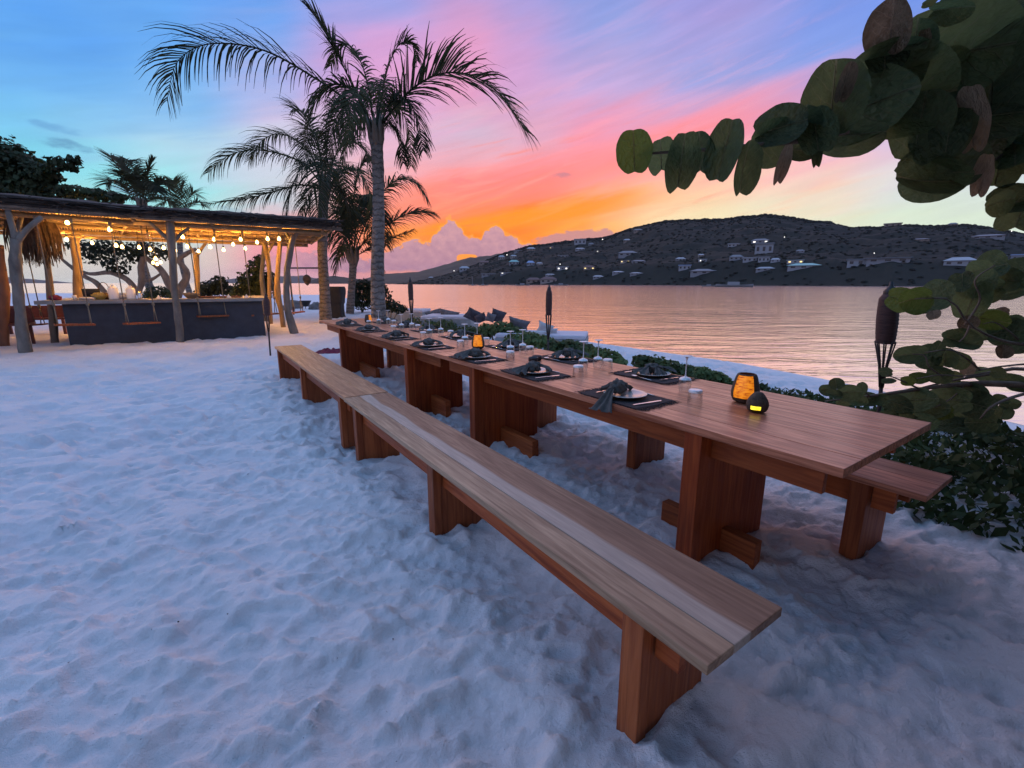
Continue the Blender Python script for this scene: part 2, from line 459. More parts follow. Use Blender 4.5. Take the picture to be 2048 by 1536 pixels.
def grapemat(name, c1, c2, vein, trans):
    m_ = bpy.data.materials.new(name); m_.use_nodes = True
    t = NT(m_.node_tree); bs = t.n['Principled BSDF']
    co = t.new('ShaderNodeTexCoord').outputs['Object']; x, y, z = t.sep(co)
    rn = t.new('ShaderNodeObjectInfo').outputs['Random']
    nz = t.add(t.mul(t.noise(co, 2.6, 5, .65), .65), t.mul(rn, .35))
    c = t.ramp(nz, [(.30, tuple(c1)+(1,)), (.72, tuple(c2)+(1,))])
    ay = t.m('ABSOLUTE', y)
    wob = t.mul(t.noise(co, 3.0, 2, .5), .25)
    sv = t.m('ABSOLUTE', t.m('SINE', t.mul(t.add(t.sub(x, t.mul(ay, .75)), wob), 9.5)))
    side = t.mul(t.sub(1.0, t.step(sv, .05, .16)), t.sub(1.0, t.step(ay, .55, .9)))
    mid = t.sub(1.0, t.step(ay, .018, .045))
    c = t.mix(t.mul(t.m('MAXIMUM', mid, t.mul(side, .6)), .7), c, tuple(vein)+(1,))
    spot = t.step(t.noise(co, 4.5, 3, .6), .66, .74)
    c = t.mix(t.mul(spot, .55), c, (.10, .062, .03, 1))
    t.put(bs.inputs['Base Color'], c); bs.inputs['Roughness'].default_value = .5
    bs.inputs['Specular IOR Level'].default_value = .35
    b = t.new('ShaderNodeBump'); b.inputs['Distance'].default_value = .06; b.inputs['Strength'].default_value = .6
    t.put(b.inputs['Height'], t.add(t.mul(side, -.5), t.noise(co, 5, 3, .5))); t.l.new(b.outputs[0], bs.inputs['Normal'])
    tr = t.new('ShaderNodeBsdfTranslucent'); t.put(tr.inputs[0], c)
    mx = t.new('ShaderNodeMixShader'); mx.inputs[0].default_value = trans
    t.l.new(bs.outputs[0], mx.inputs[1]); t.l.new(tr.outputs[0], mx.inputs[2])
    t.l.new(mx.outputs[0], t.n['Material Output'].inputs[0])
    return m_

def glow(name, col, strength, stripes=False):
    m_ = bpy.data.materials.new(name); m_.use_nodes = True
    t = NT(m_.node_tree); bs = t.n['Principled BSDF']
    bs.inputs['Base Color'].default_value = tuple(col)+(1,)
    bs.inputs['Emission Color'].default_value = tuple(col)+(1,)
    bs.inputs['Emission Strength'].default_value = strength
    return m_

def weave_glow(name, c1, c2, s1):
    m_ = bpy.data.materials.new(name); m_.use_nodes = True
    t = NT(m_.node_tree); bs = t.n['Principled BSDF']
    co = t.new('ShaderNodeTexCoord').outputs['Object']
    mp = t.new('ShaderNodeMapping'); t.l.new(co, mp.inputs[0]); mp.inputs['Scale'].default_value = (.25, .25, 1)
    nz = t.noise(mp.outputs[0], 150, 3, .6)
    c = t.ramp(nz, [(.38, tuple(c2)+(1,)), (.55, tuple(c1)+(1,))])
    t.put(bs.inputs['Base Color'], c); t.put(bs.inputs['Emission Color'], c)
    bs.inputs['Emission Strength'].default_value = s1
    return m_

def thin_glass(name, lo=.10, hi=.8, white_sheen=0.0):
    m_ = bpy.data.materials.new(name); m_.use_nodes = True
    t = NT(m_.node_tree); t.n.remove(t.n['Principled BSDF'])
    lw = t.new('ShaderNodeLayerWeight'); lw.inputs[0].default_value = .35
    f = t.rng(lw.outputs['Facing'], 0, 1, lo, hi)
    tr = t.new('ShaderNodeBsdfTransparent'); tr.inputs[0].default_value = (.93, .95, .95, 1)
    gl = t.new('ShaderNodeBsdfGlossy'); gl.inputs['Roughness'].default_value = .06
    mx = t.new('ShaderNodeMixShader'); t.put(mx.inputs[0], f)
    t.l.new(tr.outputs[0], mx.inputs[1]); t.l.new(gl.outputs[0], mx.inputs[2])
    out = mx.outputs[0]
    if white_sheen:        # white diffuse stands in for the bright sky reflection on bases and feet
        df = t.new('ShaderNodeBsdfDiffuse'); df.inputs[0].default_value = (.86, .84, .84, 1)
        m2 = t.new('ShaderNodeMixShader'); m2.inputs[0].default_value = white_sheen
        t.l.new(out, m2.inputs[1]); t.l.new(df.outputs[0], m2.inputs[2]); out = m2.outputs[0]
    t.l.new(out, t.n['Material Output'].inputs[0])
    return m_

M = {}
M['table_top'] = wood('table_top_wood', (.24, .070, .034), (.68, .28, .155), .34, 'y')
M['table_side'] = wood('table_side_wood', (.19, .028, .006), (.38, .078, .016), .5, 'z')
M['rail'] = wood('rail_wood', (.20, .040, .010), (.40, .105, .028), .5, 'y')
M['bench_pale'] = wood('bench_pale_wood', (.22, .13, .075), (.50, .34, .21), .45, 'y')
M['bench_sap'] = wood('bench_sapwood', (.20, .105, .06), (.42, .25, .15), .42, 'y', sap=(.56, .50, .42), sapx=(-.80, -.685))
M['bench_warm'] = wood('bench_warm_wood', (.28, .125, .062), (.56, .31, .165), .45, 'y')
M['bench_red'] = wood('bench_red_wood', (.22, .070, .040), (.58, .25, .15), .38, 'y')
M['bench_leg'] = wood('bench_leg_wood', (.19, .042, .012), (.36, .105, .032), .5, 'z')
M['bark'] = mat('bark', (.16, .12, .09), .9, .4, 6, .02, 14, stretch=(1,1,.35))
M['bark_pale'] = mat('pale_bark', (.15, .13, .11), .9, .4, 5, .02, 12, stretch=(1,1,.4))
M['post_red'] = mat('red_brown_post', (.17, .07, .035), .8, .35, 6, .015, 14, stretch=(1,1,.3))
M['post_tan'] = mat('tan_post', (.25, .165, .09), .8, .3, 6, .012, 16, stretch=(1,1,.3))
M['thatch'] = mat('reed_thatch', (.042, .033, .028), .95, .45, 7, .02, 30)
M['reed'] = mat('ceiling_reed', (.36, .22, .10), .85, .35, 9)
M['counter'] = mat('counter_front_paint', (.028, .030, .040), .7, .25, 4)
M['counter_top'] = mat('counter_top_slab', (.20, .19, .18), .55, .2, 5)
M['rope'] = mat('rope', (.20, .16, .11), .9, .2, 60)
M['black'] = mat('black_fabric', (.012, .012, .014), .75, .3, 9, .004, 30)
M['iron'] = mat('dark_iron', (.02, .018, .018), .55)
M['torch'] = mat('torch_bamboo', (.055, .022, .018), .65, .5, 30, .004, 60, stretch=(.4,.4,3))
M['pole'] = mat('torch_pole', (.035, .022, .018), .7, .4, 12)
M['mat_black'] = mat('placemat_fibre', (.016, .015, .018), .9, .5, 80, .004, 160)
M['napkin'] = mat('napkin_linen', (.095, .084, .076), .9, .3, 30, .003, 190)
M['plate'] = mat('plate_glaze', (.50, .46, .42), .22, .12, 9)
M['steel'] = mat('cutlery_steel', (.62, .60, .58), .25, metal=1.0)
M['glass'] = thin_glass('thin_glass', .08, .80)
M['glass_base'] = thin_glass('thick_glass_base', .62, .98, .68)
M['clay'] = mat('candle_pot_clay', (.075, .050, .034), .85, .5, 60, .004, 130)
M['amber'] = weave_glow('amber_weave', (1.0, .30, .015), (.45, .09, .005), 0.55)
M['yellow'] = weave_glow('candle_yellow', (1.0, .82, .05), (.7, .45, .02), 1.3)
M['bowl'] = mat('dark_bowl', (.025, .022, .024), .4)
M['pillow_pale'] = mat('pale_pillow', (.50, .48, .48), .9, .1, 12, .004, 90)
M['pillow_grey'] = mat('grey_pillow', (.13, .12, .13), .9, .35, 16, .004, 90)
M['pillow_dark'] = mat('dark_pillow', (.055, .045, .055), .9, .4, 14, .004, 90)
M['concrete'] = mat('concrete_block', (.24, .25, .25), .85, .15, 7, .003, 40)
M['mattress'] = mat('mattress', (.52, .50, .54), .9, .1, 8)
M['rock'] = mat('rock', (.16, .145, .14), .9, .4, 5, .03, 12)
M['red_cloth'] = mat('red_cloth', (.18, .022, .045), .9, .35, 14)
M['white'] = mat('white_ceramic', (.70, .69, .68), .35, .08, 8)
M['dark_red'] = mat('dark_red_wood', (.09, .022, .018), .7, .3, 8)
M['pebble'] = mat('dark_pebble', (.02, .018, .018), .8)
M['palm'] = leafmat('palm_leaflet', (.022, .026, .012), (.072, .078, .028), .75, .35, 2.0)
M['palm_trunk'] = None
M['grape'] = grapemat('sea_grape_leaf', (.058, .084, .038), (.150, .195, .075), (.24, .24, .13), .48)
M['grape_light'] = grapemat('young_sea_grape_leaf', (.085, .125, .022), (.16, .21, .042), (.24, .22, .09), .5)
M['grape_dry'] = grapemat('dry_sea_grape_leaf', (.14, .10, .06), (.36, .26, .16), (.44, .33, .22), .3)
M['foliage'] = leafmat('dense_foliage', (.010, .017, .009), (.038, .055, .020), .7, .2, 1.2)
M['hedge'] = leafmat('low_shrub_leaf', (.055, .080, .030), (.16, .22, .075), .65, .4, 2.5)
M['grass'] = leafmat('ground_cover', (.026, .046, .018), (.075, .11, .034), .8, .25, 1.5)
M['dry'] = mat('dry_grass', (.10, .06, .035), .95, .45, 8)

def trunk_mat():
    m_ = bpy.data.materials.new('palm_trunk_bark'); m_.use_nodes = True
    t = NT(m_.node_tree); bs = t.n['Principled BSDF']
    co = t.new('ShaderNodeTexCoord').outputs['Object']; x, y, z = t.sep(co)
    nz = t.noise(co, 5, 5, .65)
    fine = t.noise(co, 34, 4, .6)
    ringv = t.m('SINE', t.add(t.mul(z, 40.0), t.mul(nz, 14.0)))
    c = t.ramp(t.add(t.mul(nz, .55), t.mul(fine, .45)), [(.3, (.085, .07, .06, 1)), (.55, (.19, .165, .145, 1)), (.72, (.30, .27, .25, 1))])
    c = t.mix(t.mul(t.step(ringv, .45, .95), t.add(.25, fine)), c, (.045, .036, .03, 1))
    t.put(bs.inputs['Base Color'], c); bs.inputs['Roughness'].default_value = .9
    b = t.new('ShaderNodeBump'); b.inputs['Distance'].default_value = .03
    t.put(b.inputs['Height'], t.add(t.mul(ringv, -.4), nz)); t.l.new(b.outputs[0], bs.inputs['Normal'])
    return m_
M['palm_trunk'] = trunk_mat()

# ------------------------------------------------------------------ the shore and the sand
SHORE = [(9.5, -30), (8.9, -4), (8.1, 3.5), (7.6, 6.6), (7.2, 8.9), (6.4, 10.8), (2.96, 15.4), (-1.0, 20.5), (-6.5, 31), (-11.5, 44), (-22, 62), (-60, 72), (-140, 70)]
SEA_Z = -0.62
def shore_dist(x, y):
    """positive on the land side"""
    d2 = np.full(x.shape, 1e9); sg = np.ones(x.shape)
    for (x0, y0), (x1, y1) in zip(SHORE[:-1], SHORE[1:]):
        ex, ey = x1-x0, y1-y0; L = ex*ex+ey*ey
        t = np.clip(((x-x0)*ex+(y-y0)*ey)/L, 0, 1)
        qx, qy = x-(x0+t*ex), y-(y0+t*ey)
        dd = qx*qx+qy*qy
        cr = ex*qy-ey*qx
        upd = dd < d2
        d2 = np.where(upd, dd, d2); sg = np.where(upd, np.sign(cr), sg)
    return np.sqrt(d2)*sg
def sstep(a, b, x):
    t = np.clip((x-a)/(b-a), 0, 1); return t*t*(3-2*t)
def vnoise(x, y, seed):
    """smooth value noise"""
    rs = np.random.RandomState(seed); tab = rs.rand(256, 256)
    xi = np.floor(x).astype(int); yi = np.floor(y).astype(int)
    fx = x-xi; fy = y-yi; fx = fx*fx*fx*(fx*(fx*6-15)+10); fy = fy*fy*fy*(fy*(fy*6-15)+10)
    g = lambda i, j: tab[(xi+i) & 255, (yi+j) & 255]
    return (g(0,0)*(1-fx)+g(1,0)*fx)*(1-fy)+(g(0,1)*(1-fx)+g(1,1)*fx)*fy
def axis(lo, hi, c0, c1, step, ratio):
    mid = list(np.arange(c0, c1, step)); up = [c1]; s_ = step
    while up[-1] < hi: s_ *= ratio; up.append(up[-1]+s_)
    dn = [c0]; s_ = step
    while dn[-1] > lo: s_ *= ratio; dn.append(dn[-1]-s_)
    return np.array(sorted(set(dn[1:]+mid+up)))
def make_sand():
    xs = axis(-150, 30, -2.6, 2.6, .018, 1.0125)
    ys = axis(-14, 120, .72, 4.4, .017, 1.011)
    ys = ys[ys > -14]
    X, Y = np.meshgrid(xs, ys)
    d = shore_dist(X, Y)
    Z = -(1 - sstep(-2.6, 4.0, d))*0.95
    Z = np.where(d < -2.6, -0.95 + np.maximum(d+2.6, -6)*.15, Z)
    Z0 = Z.copy()
    flat = sstep(0.2, 4.0, d)                     # trodden dry sand against the washed beach
    Z += flat*((vnoise(X*.35, Y*.35, 1)-.5)*.06)
    wx = X + (vnoise(X*2.1, Y*2.1, 5)-.5)*.35; wy = Y + (vnoise(X*2.1+40, Y*2.1, 6)-.5)*.35
    n1 = vnoise(wx*2.6, wy*2.6, 2); n2 = vnoise(wx*7.5, wy*7.5, 3); n3 = vnoise(X*15, Y*15, 4)
    ridged = 1-np.abs(n2*2-1)
    Z += flat*((n1-.5)*.026 + (ridged-.6)*.009 + (n3-.5)*.010 + (vnoise(X*29, Y*29, 8)-.5)*.006)
    rs = np.random.RandomState(11)
    pits = []
    def scatter(n, x0, x1, y0, y1, rmin, rmax):
        for _ in range(n):
            pits.append((rs.uniform(x0, x1), rs.uniform(y0, y1), rs.uniform(rmin, rmax)))
    scatter(420, -4.5, 3.6, .6, 4.5, .09, .15)
    scatter(1700, -4.5, 3.6, .6, 4.5, .03, .075)
    scatter(2600, -3.2, 3.0, .7, 3.8, .022, .045)
    scatter(1500, -10, 5, 4.0, 11, .09, .16)
    scatter(5200, -10, 5, 4.0, 11, .045, .10)
    scatter(3400, -18, 4, 10, 24, .09, .22)
    for px, py, r in pits:
        ang = rs.uniform(-.7, .7) + (1.3 if rs.rand() < .25 else 0); el_ = rs.uniform(1.2, 2.0)*(1.6 if rs.rand() < .15 else 1)
        dep = r*rs.uniform(.32, .60); dep = min(dep, .056)
        R_ = r*el_*1.7
        i0, i1 = np.searchsorted(xs, (px-R_, px+R_)); j0, j1 = np.searchsorted(ys, (py-R_, py+R_))
        if i1-i0 < 2 or j1-j0 < 2: continue
        xx = X[j0:j1, i0:i1]-px; yy = Y[j0:j1, i0:i1]-py
        c_, s_ = math.cos(ang), math.sin(ang)
        a = (xx*c_+yy*s_)/(r*el_); b = (-xx*s_+yy*c_)/r
        k = (n1[j0:j1, i0:i1]-.5)*.9 + (n2[j0:j1, i0:i1]-.5)*.5
        q = np.sqrt(a*a+b*b) + k
        pit = -dep*(1-sstep(.55, 1.0, q))
        rimh = dep*.36*np.exp(-((q-1.06)/.11)**2)
        old = Z[j0:j1, i0:i1]
        blend = (1-sstep(.5, 1.3, q))*.45
        base = old.mean()
        Z[j0:j1, i0:i1] = old*(1-blend)+base*blend + flat[j0:j1, i0:i1]*(pit+rimh)
    rel_ = Z-Z0
    rel_ = np.where(rel_ > .004, .004+(rel_-.004)*.32, rel_)
    Z = Z0+rel_*.64
    return xs, ys, X, Y, Z
xs, ys, X, Y, Z = make_sand()
def sand_z(x, y):
    i = min(max(int(np.searchsorted(xs, x)), 1), len(xs)-1); j = min(max(int(np.searchsorted(ys, y)), 1), len(ys)-1)
    return float(Z[j, i])
def grid_mesh(name, X, Y, Z, material, smooth=True):
    ny, nx = X.shape
    me = bpy.data.meshes.new(name)
    me.vertices.add(nx*ny)
    me.vertices.foreach_set('co', np.stack([X, Y, Z], -1).reshape(-1).astype(np.float32))
    idx = np.arange(nx*ny).reshape(ny, nx)
    q = np.stack([idx[:-1, :-1], idx[:-1, 1:], idx[1:, 1:], idx[1:, :-1]], -1).reshape(-1, 4)
    me.loops.add(q.size); me.loops.foreach_set('vertex_index', q.reshape(-1).astype(np.int32))
    me.polygons.add(len(q)); me.polygons.foreach_set('loop_start', (np.arange(len(q))*4).astype(np.int32))
    me.polygons.foreach_set('loop_total', np.full(len(q), 4, np.int32))
    if smooth: me.polygons.foreach_set('use_smooth', np.ones(len(q), bool))
    me.materials.append(material); me.update(calc_edges=True); me.validate()
    return me
def sand_mat():
    m_ = bpy.data.materials.new('beach_sand'); m_.use_nodes = True
    t = NT(m_.node_tree); bs = t.n['Principled BSDF']
    co = t.new('ShaderNodeTexCoord').outputs['Object']; x, y, z = t.sep(co)
    a = t.noise(co, 1.2, 4, .6); f = t.noise(co, 260, 2, .6); g = t.noise(co, 34, 4, .65)
    c = t.ramp(t.add(t.mul(a, .5), t.add(t.mul(f, .35), t.mul(g, .15))), [(.3, (.57, .55, .555, 1)), (.7, (.75, .73, .73, 1))])
    speck = t.m('GREATER_THAN', t.noise(co, 75, 1, .5), .80)
    c = t.mix(t.mul(speck, .6), c, (.18, .15, .14, 1))
    wet = t.sub(1.0, t.step(z, -.62, -.45))
    c = t.mix(t.mul(wet, .6), c, (.22, .20, .19, 1))
    t.put(bs.inputs['Base Color'], c)
    t.put(bs.inputs['Roughness'], t.rng(wet, 0, 1, .95, .35))
    bs.inputs['Specular IOR Level'].default_value = .2
    b = t.new('ShaderNodeBump'); b.inputs['Distance'].default_value = .012; b.inputs['Strength'].default_value = .9
    dim = t.noise(co, 9.5, 3, .5, .3)
    t.put(b.inputs['Height'], t.add(t.mul(dim, 1.9), t.add(t.mul(g, .9), t.mul(f, .35)))); t.l.new(b.outputs[0], bs.inputs['Normal'])
    return m_
tag(link('sand', grid_mesh('sand', X, Y, Z, sand_mat())), kind='structure')

# ------------------------------------------------------------------ the sea
def sea_mat():
    m_ = bpy.data.materials.new('sea_water'); m_.use_nodes = True
    t = NT(m_.node_tree); bs = t.n['Principled BSDF']
    bs.inputs['Base Color'].default_value = (.075, .075, .075, 1)
    bs.inputs['Roughness'].default_value = .15
    bs.inputs['IOR'].default_value = 4.2
    bs.inputs['Specular Tint'].default_value = (1.0, .95, .93, 1)
    bs.inputs['Specular IOR Level'].default_value = .8
    co = t.new('ShaderNodeTexCoord').outputs['Object']
    mp = t.new('ShaderNodeMapping'); t.l.new(co, mp.inputs[0])
    mp.inputs['Rotation'].default_value = (0, 0, R(8)); mp.inputs['Scale'].default_value = (.35, 1, 1)
    h = t.add(t.mul(t.noise(mp.outputs[0], 1.1, 4, .6, .5), .9), t.mul(t.noise(mp.outputs[0], .16, 3, .5, .4), 1.4))
    h = t.add(h, t.mul(t.noise(mp.outputs[0], 5.0, 2, .5), .12))
    b = t.new('ShaderNodeBump'); b.inputs['Distance'].default_value = .075; b.inputs['Strength'].default_value = .8
    t.put(b.inputs['Height'], h); t.l.new(b.outputs[0], bs.inputs['Normal'])
    return m_
tag(MB().add([(-5500, -400, SEA_Z), (5500, -400, SEA_Z), (5500, 7500, SEA_Z), (-5500, 7500, SEA_Z)], [(0, 1, 2, 3)]).build('sea', sea_mat()), kind='structure')

# ------------------------------------------------------------------ hills across the bay
def hill_mat(name, c1, c2, sc):
    m_ = bpy.data.materials.new(name); m_.use_nodes = True
    t = NT(m_.node_tree); bs = t.n['Principled BSDF']
    co = t.new('ShaderNodeTexCoord').outputs['Object']
    nz = t.add(t.mul(t.noise(co, sc, 6, .65), .6), t.mul(t.noise(co, sc*9, 4, .6), .4))
    t.put(bs.inputs['Base Color'], t.ramp(nz, [(.35, tuple(c1)+(1,)), (.66, tuple(c2)+(1,))]))
    bs.inputs['Roughness'].default_value = 1.0; bs.inputs['Specular IOR Level'].default_value = .1
    return m_
def prof(pts):
    u_ = []; e_ = []
    for px, py in pts:
        d = ray(px, py); u_.append(d.x/d.y); e_.append(d.z/d.y)
    return np.array(u_), np.array(e_)
MU, ME = prof([(790,571),(830,565),(860,558),(900,548),(950,530),(1000,508),(1060,491),(1100,487),(1150,480),(1215,473),(1260,457),(1330,441),(1400,438),(1450,438),(1490,431),(1530,428),(1570,431),(1620,441),(1660,443),(1700,456),(1750,453),(1800,449),(1870,451),(1930,449),(1990,456),(2048,468),(2250,474),(2500,500),(3000,540)])
US = np.array([-.35, 0, .45, .8, 1.2, 2.2]); SD = np.array([720, 560, 400, 300, 250, 260]); RD = np.array([1150, 980, 820, 700, 640, 640])
def smooth_interp(x, xp, fp):
    return np.interp(x, xp, fp)
def hill_h(u, t):
    sdv = np.interp(u, US, SD); rdv = np.interp(u, US, RD)
    yv = sdv + (rdv-sdv)*t
    top_ = CAM_H + np.interp(u, MU, ME)*rdv
    tt = np.clip(t, 0, 1)
    shape = .18*sstep(0, .12, tt) + .82*(tt**1.25)
    shape = np.where(t > 1, 1-.9*sstep(1, 1.8, t), shape)
    z = SEA_Z - .6 + (top_-SEA_Z+.6)*shape
    x = u*yv
    gul = (vnoise(x*.012+3, yv*.006, 21)-.5)*2*np.clip(tt*(1-tt)*4, 0, 1)
    z = z + gul*.10*top_ + (vnoise(x*.05, yv*.05, 22)-.5)*6*np.clip(tt*3, 0, 1)*np.clip((1.0-tt)*3+.25, 0, 1)
    return x, yv, z
uu = np.linspace(-.27, 2.0, 620); tv = np.concatenate([np.linspace(-.03, 1.0, 90), np.linspace(1.02, 1.8, 14)])
U_, T_ = np.meshgrid(uu, tv)
hx, hy, hz = hill_h(U_, T_)
hz += (vnoise(hx*.28, hy*.28, 23)-.5)*1.5*np.clip(T_*8, 0, 1)
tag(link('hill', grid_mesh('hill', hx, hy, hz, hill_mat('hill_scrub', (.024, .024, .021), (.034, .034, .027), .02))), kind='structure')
# tree crowns breaking the slope and the skyline
mbt = MB()
def ico(mb, c, r, rz, rr):
    vs = []; 
    for (zz, n, off) in ((-.2, 5, 0), (.55, 5, .6)):
        for k in range(n):
            a = 2*math.pi*k/n + off; q = (1-zz*zz)**.5*rr.uniform(.8, 1.2)
            vs.append((c[0]+q*r*math.cos(a), c[1]+q*r*math.sin(a), c[2]+zz*rz))
    vs.append((c[0], c[1], c[2]+rz))
    fs = []
    for k in range(5):
        k2 = (k+1) % 5
        fs += [(k, k2, 5+k2), (k, 5+k2, 5+k), (5+k, 5+k2, 10)]
    mb.add(vs, fs)
rh = random.Random(3)
for _ in range(7500):
    u = rh.uniform(-.25, 1.6); t = rh.random()**.85
    if rh.random() < .45: t = rh.uniform(.93, 1.0)
    x, y, z = hill_h(np.array([u]), np.array([t]))
    r = rh.uniform(1.0, 2.4)*(.8+.4*y[0]/700)
    ico(mbt, (x[0], y[0], z[0]+.1), r, r*rh.uniform(.35, .62), rh)
tag(mbt.build('hillside_trees', smooth=True, mats=hill_mat('hill_tree_crowns', (.024, .025, .021), (.033, .034, .027), .05)), kind='stuff')
# the farther ridge and the low islands
def far_ridge(name, pts, Y0, depth, c1, c2, seed):
    u_, e_ = prof(pts)
    ug = np.linspace(u_[0], u_[-1], 160); tg = np.concatenate([np.linspace(0, 1.0, 18), np.linspace(1.04, 1.7, 10)])
    A, B = np.meshgrid(ug, tg)
    yv = Y0 + depth*B
    topv = CAM_H + np.interp(A, u_, e_)*(Y0+depth)
    sh = np.where(B <= 1, np.clip(B, 0, 1)**.9, 1-.8*sstep(1, 1.7, B))
    z = SEA_Z-.8 + (topv-SEA_Z+.8)*sh + (vnoise(A*90, B*9, seed)-.5)*.06*np.maximum(topv, 0)
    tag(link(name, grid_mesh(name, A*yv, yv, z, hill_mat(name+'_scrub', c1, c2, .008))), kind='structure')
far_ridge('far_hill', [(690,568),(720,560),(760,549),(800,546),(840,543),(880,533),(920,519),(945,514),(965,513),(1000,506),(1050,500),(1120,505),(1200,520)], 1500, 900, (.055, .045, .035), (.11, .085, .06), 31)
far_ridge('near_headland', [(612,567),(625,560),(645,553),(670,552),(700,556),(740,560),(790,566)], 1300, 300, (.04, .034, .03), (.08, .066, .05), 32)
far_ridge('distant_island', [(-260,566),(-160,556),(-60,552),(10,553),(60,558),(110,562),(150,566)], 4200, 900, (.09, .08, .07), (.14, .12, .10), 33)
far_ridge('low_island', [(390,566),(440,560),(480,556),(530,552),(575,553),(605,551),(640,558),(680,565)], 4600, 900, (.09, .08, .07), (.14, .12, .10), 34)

# ------------------------------------------------------------------ houses and boats across the bay
def hill_point(u, v):
    d = ray(u, v); uu_ = d.x/d.y; e = d.z/d.y
    ts = np.linspace(0.0, 1.0, 260)
    x, y, z = hill_h(np.full(260, uu_), ts)
    vis = CAM_H + e*y
    k = np.argmax(z >= vis) if (z >= vis).any() else 259
    return Vector((x[k], y[k], z[k])), y[k]
wall_m = {'white': mat('white_house_wall', (.27, .27, .29), .8), 'grey': mat('grey_house_wall', (.22, .22, .24), .8), 'cream': mat('cream_house_wall', (.28, .24, .22), .8), 'tan': mat('tan_house_wall', (.22, .17, .14), .8)}
roof_m = {'white': mat('white_roof', (.32, .335, .36), .6), 'grey': mat('grey_roof', (.17, .175, .19), .7), 'green': mat('green_roof', (.20, .42, .38), .6), 'blue': mat('blue_roof', (.26, .34, .52), .6), 'red': mat('red_brown_roof', (.14, .08, .075), .8)}
win_dark = mat('dark_window', (.02, .02, .03), .2); win_lit = glow('lit_window', (1.0, .72, .28), 1.0); win_white = glow('lit_white_window', (1.0, .93, .80), 1.1)
def house(label, u, v, wpx, hpx, wall='white', roof='white', lit=0, flat=False, lamp=None):
    p, D = hill_point(u, v)
    w_ = wpx/F_PX*D; h_ = hpx/F_PX*D; d_ = max(5.0, w_*.55)
    yaw = -math.atan2(p.x, p.y)
    t = thing('hillside_house', label, 'house', p, yaw, 'houses on the hillside across the bay')
    bh = h_*(.9 if flat else .58)
    MB().box(-w_/2, w_/2, 0, d_, -3, bh).build('wall', wall_m[wall], t)
    mb = MB(); o_ = w_*.05
    if flat:
        mb.box(-w_/2-o_, w_/2+o_, -o_, d_+o_, bh+.01, bh+.1*h_+.2)
    else:
        rid = w_*.26
        mb.add([(-w_/2-o_, -o_, bh+.01), (w_/2+o_, -o_, bh+.01), (w_/2+o_, d_+o_, bh+.01), (-w_/2-o_, d_+o_, bh+.01), (-rid, d_/2, h_), (rid, d_/2, h_)],
               [(0,1,5,4), (1,2,5), (2,3,4,5), (3,0,4), (3,2,1,0)])
    mb.build('roof', roof_m[roof], t)
    n = 2 if w_ < 9 else 3
    for k in range(n):
        cx = -w_/2 + w_*(k+.5)/n
        MB().box(cx-w_*.07, cx+w_*.07, -.12, .1, bh*.3, bh*.75).build('window', (win_white if lit == 2 else win_lit) if (lit and k != 1) else win_dark, t)
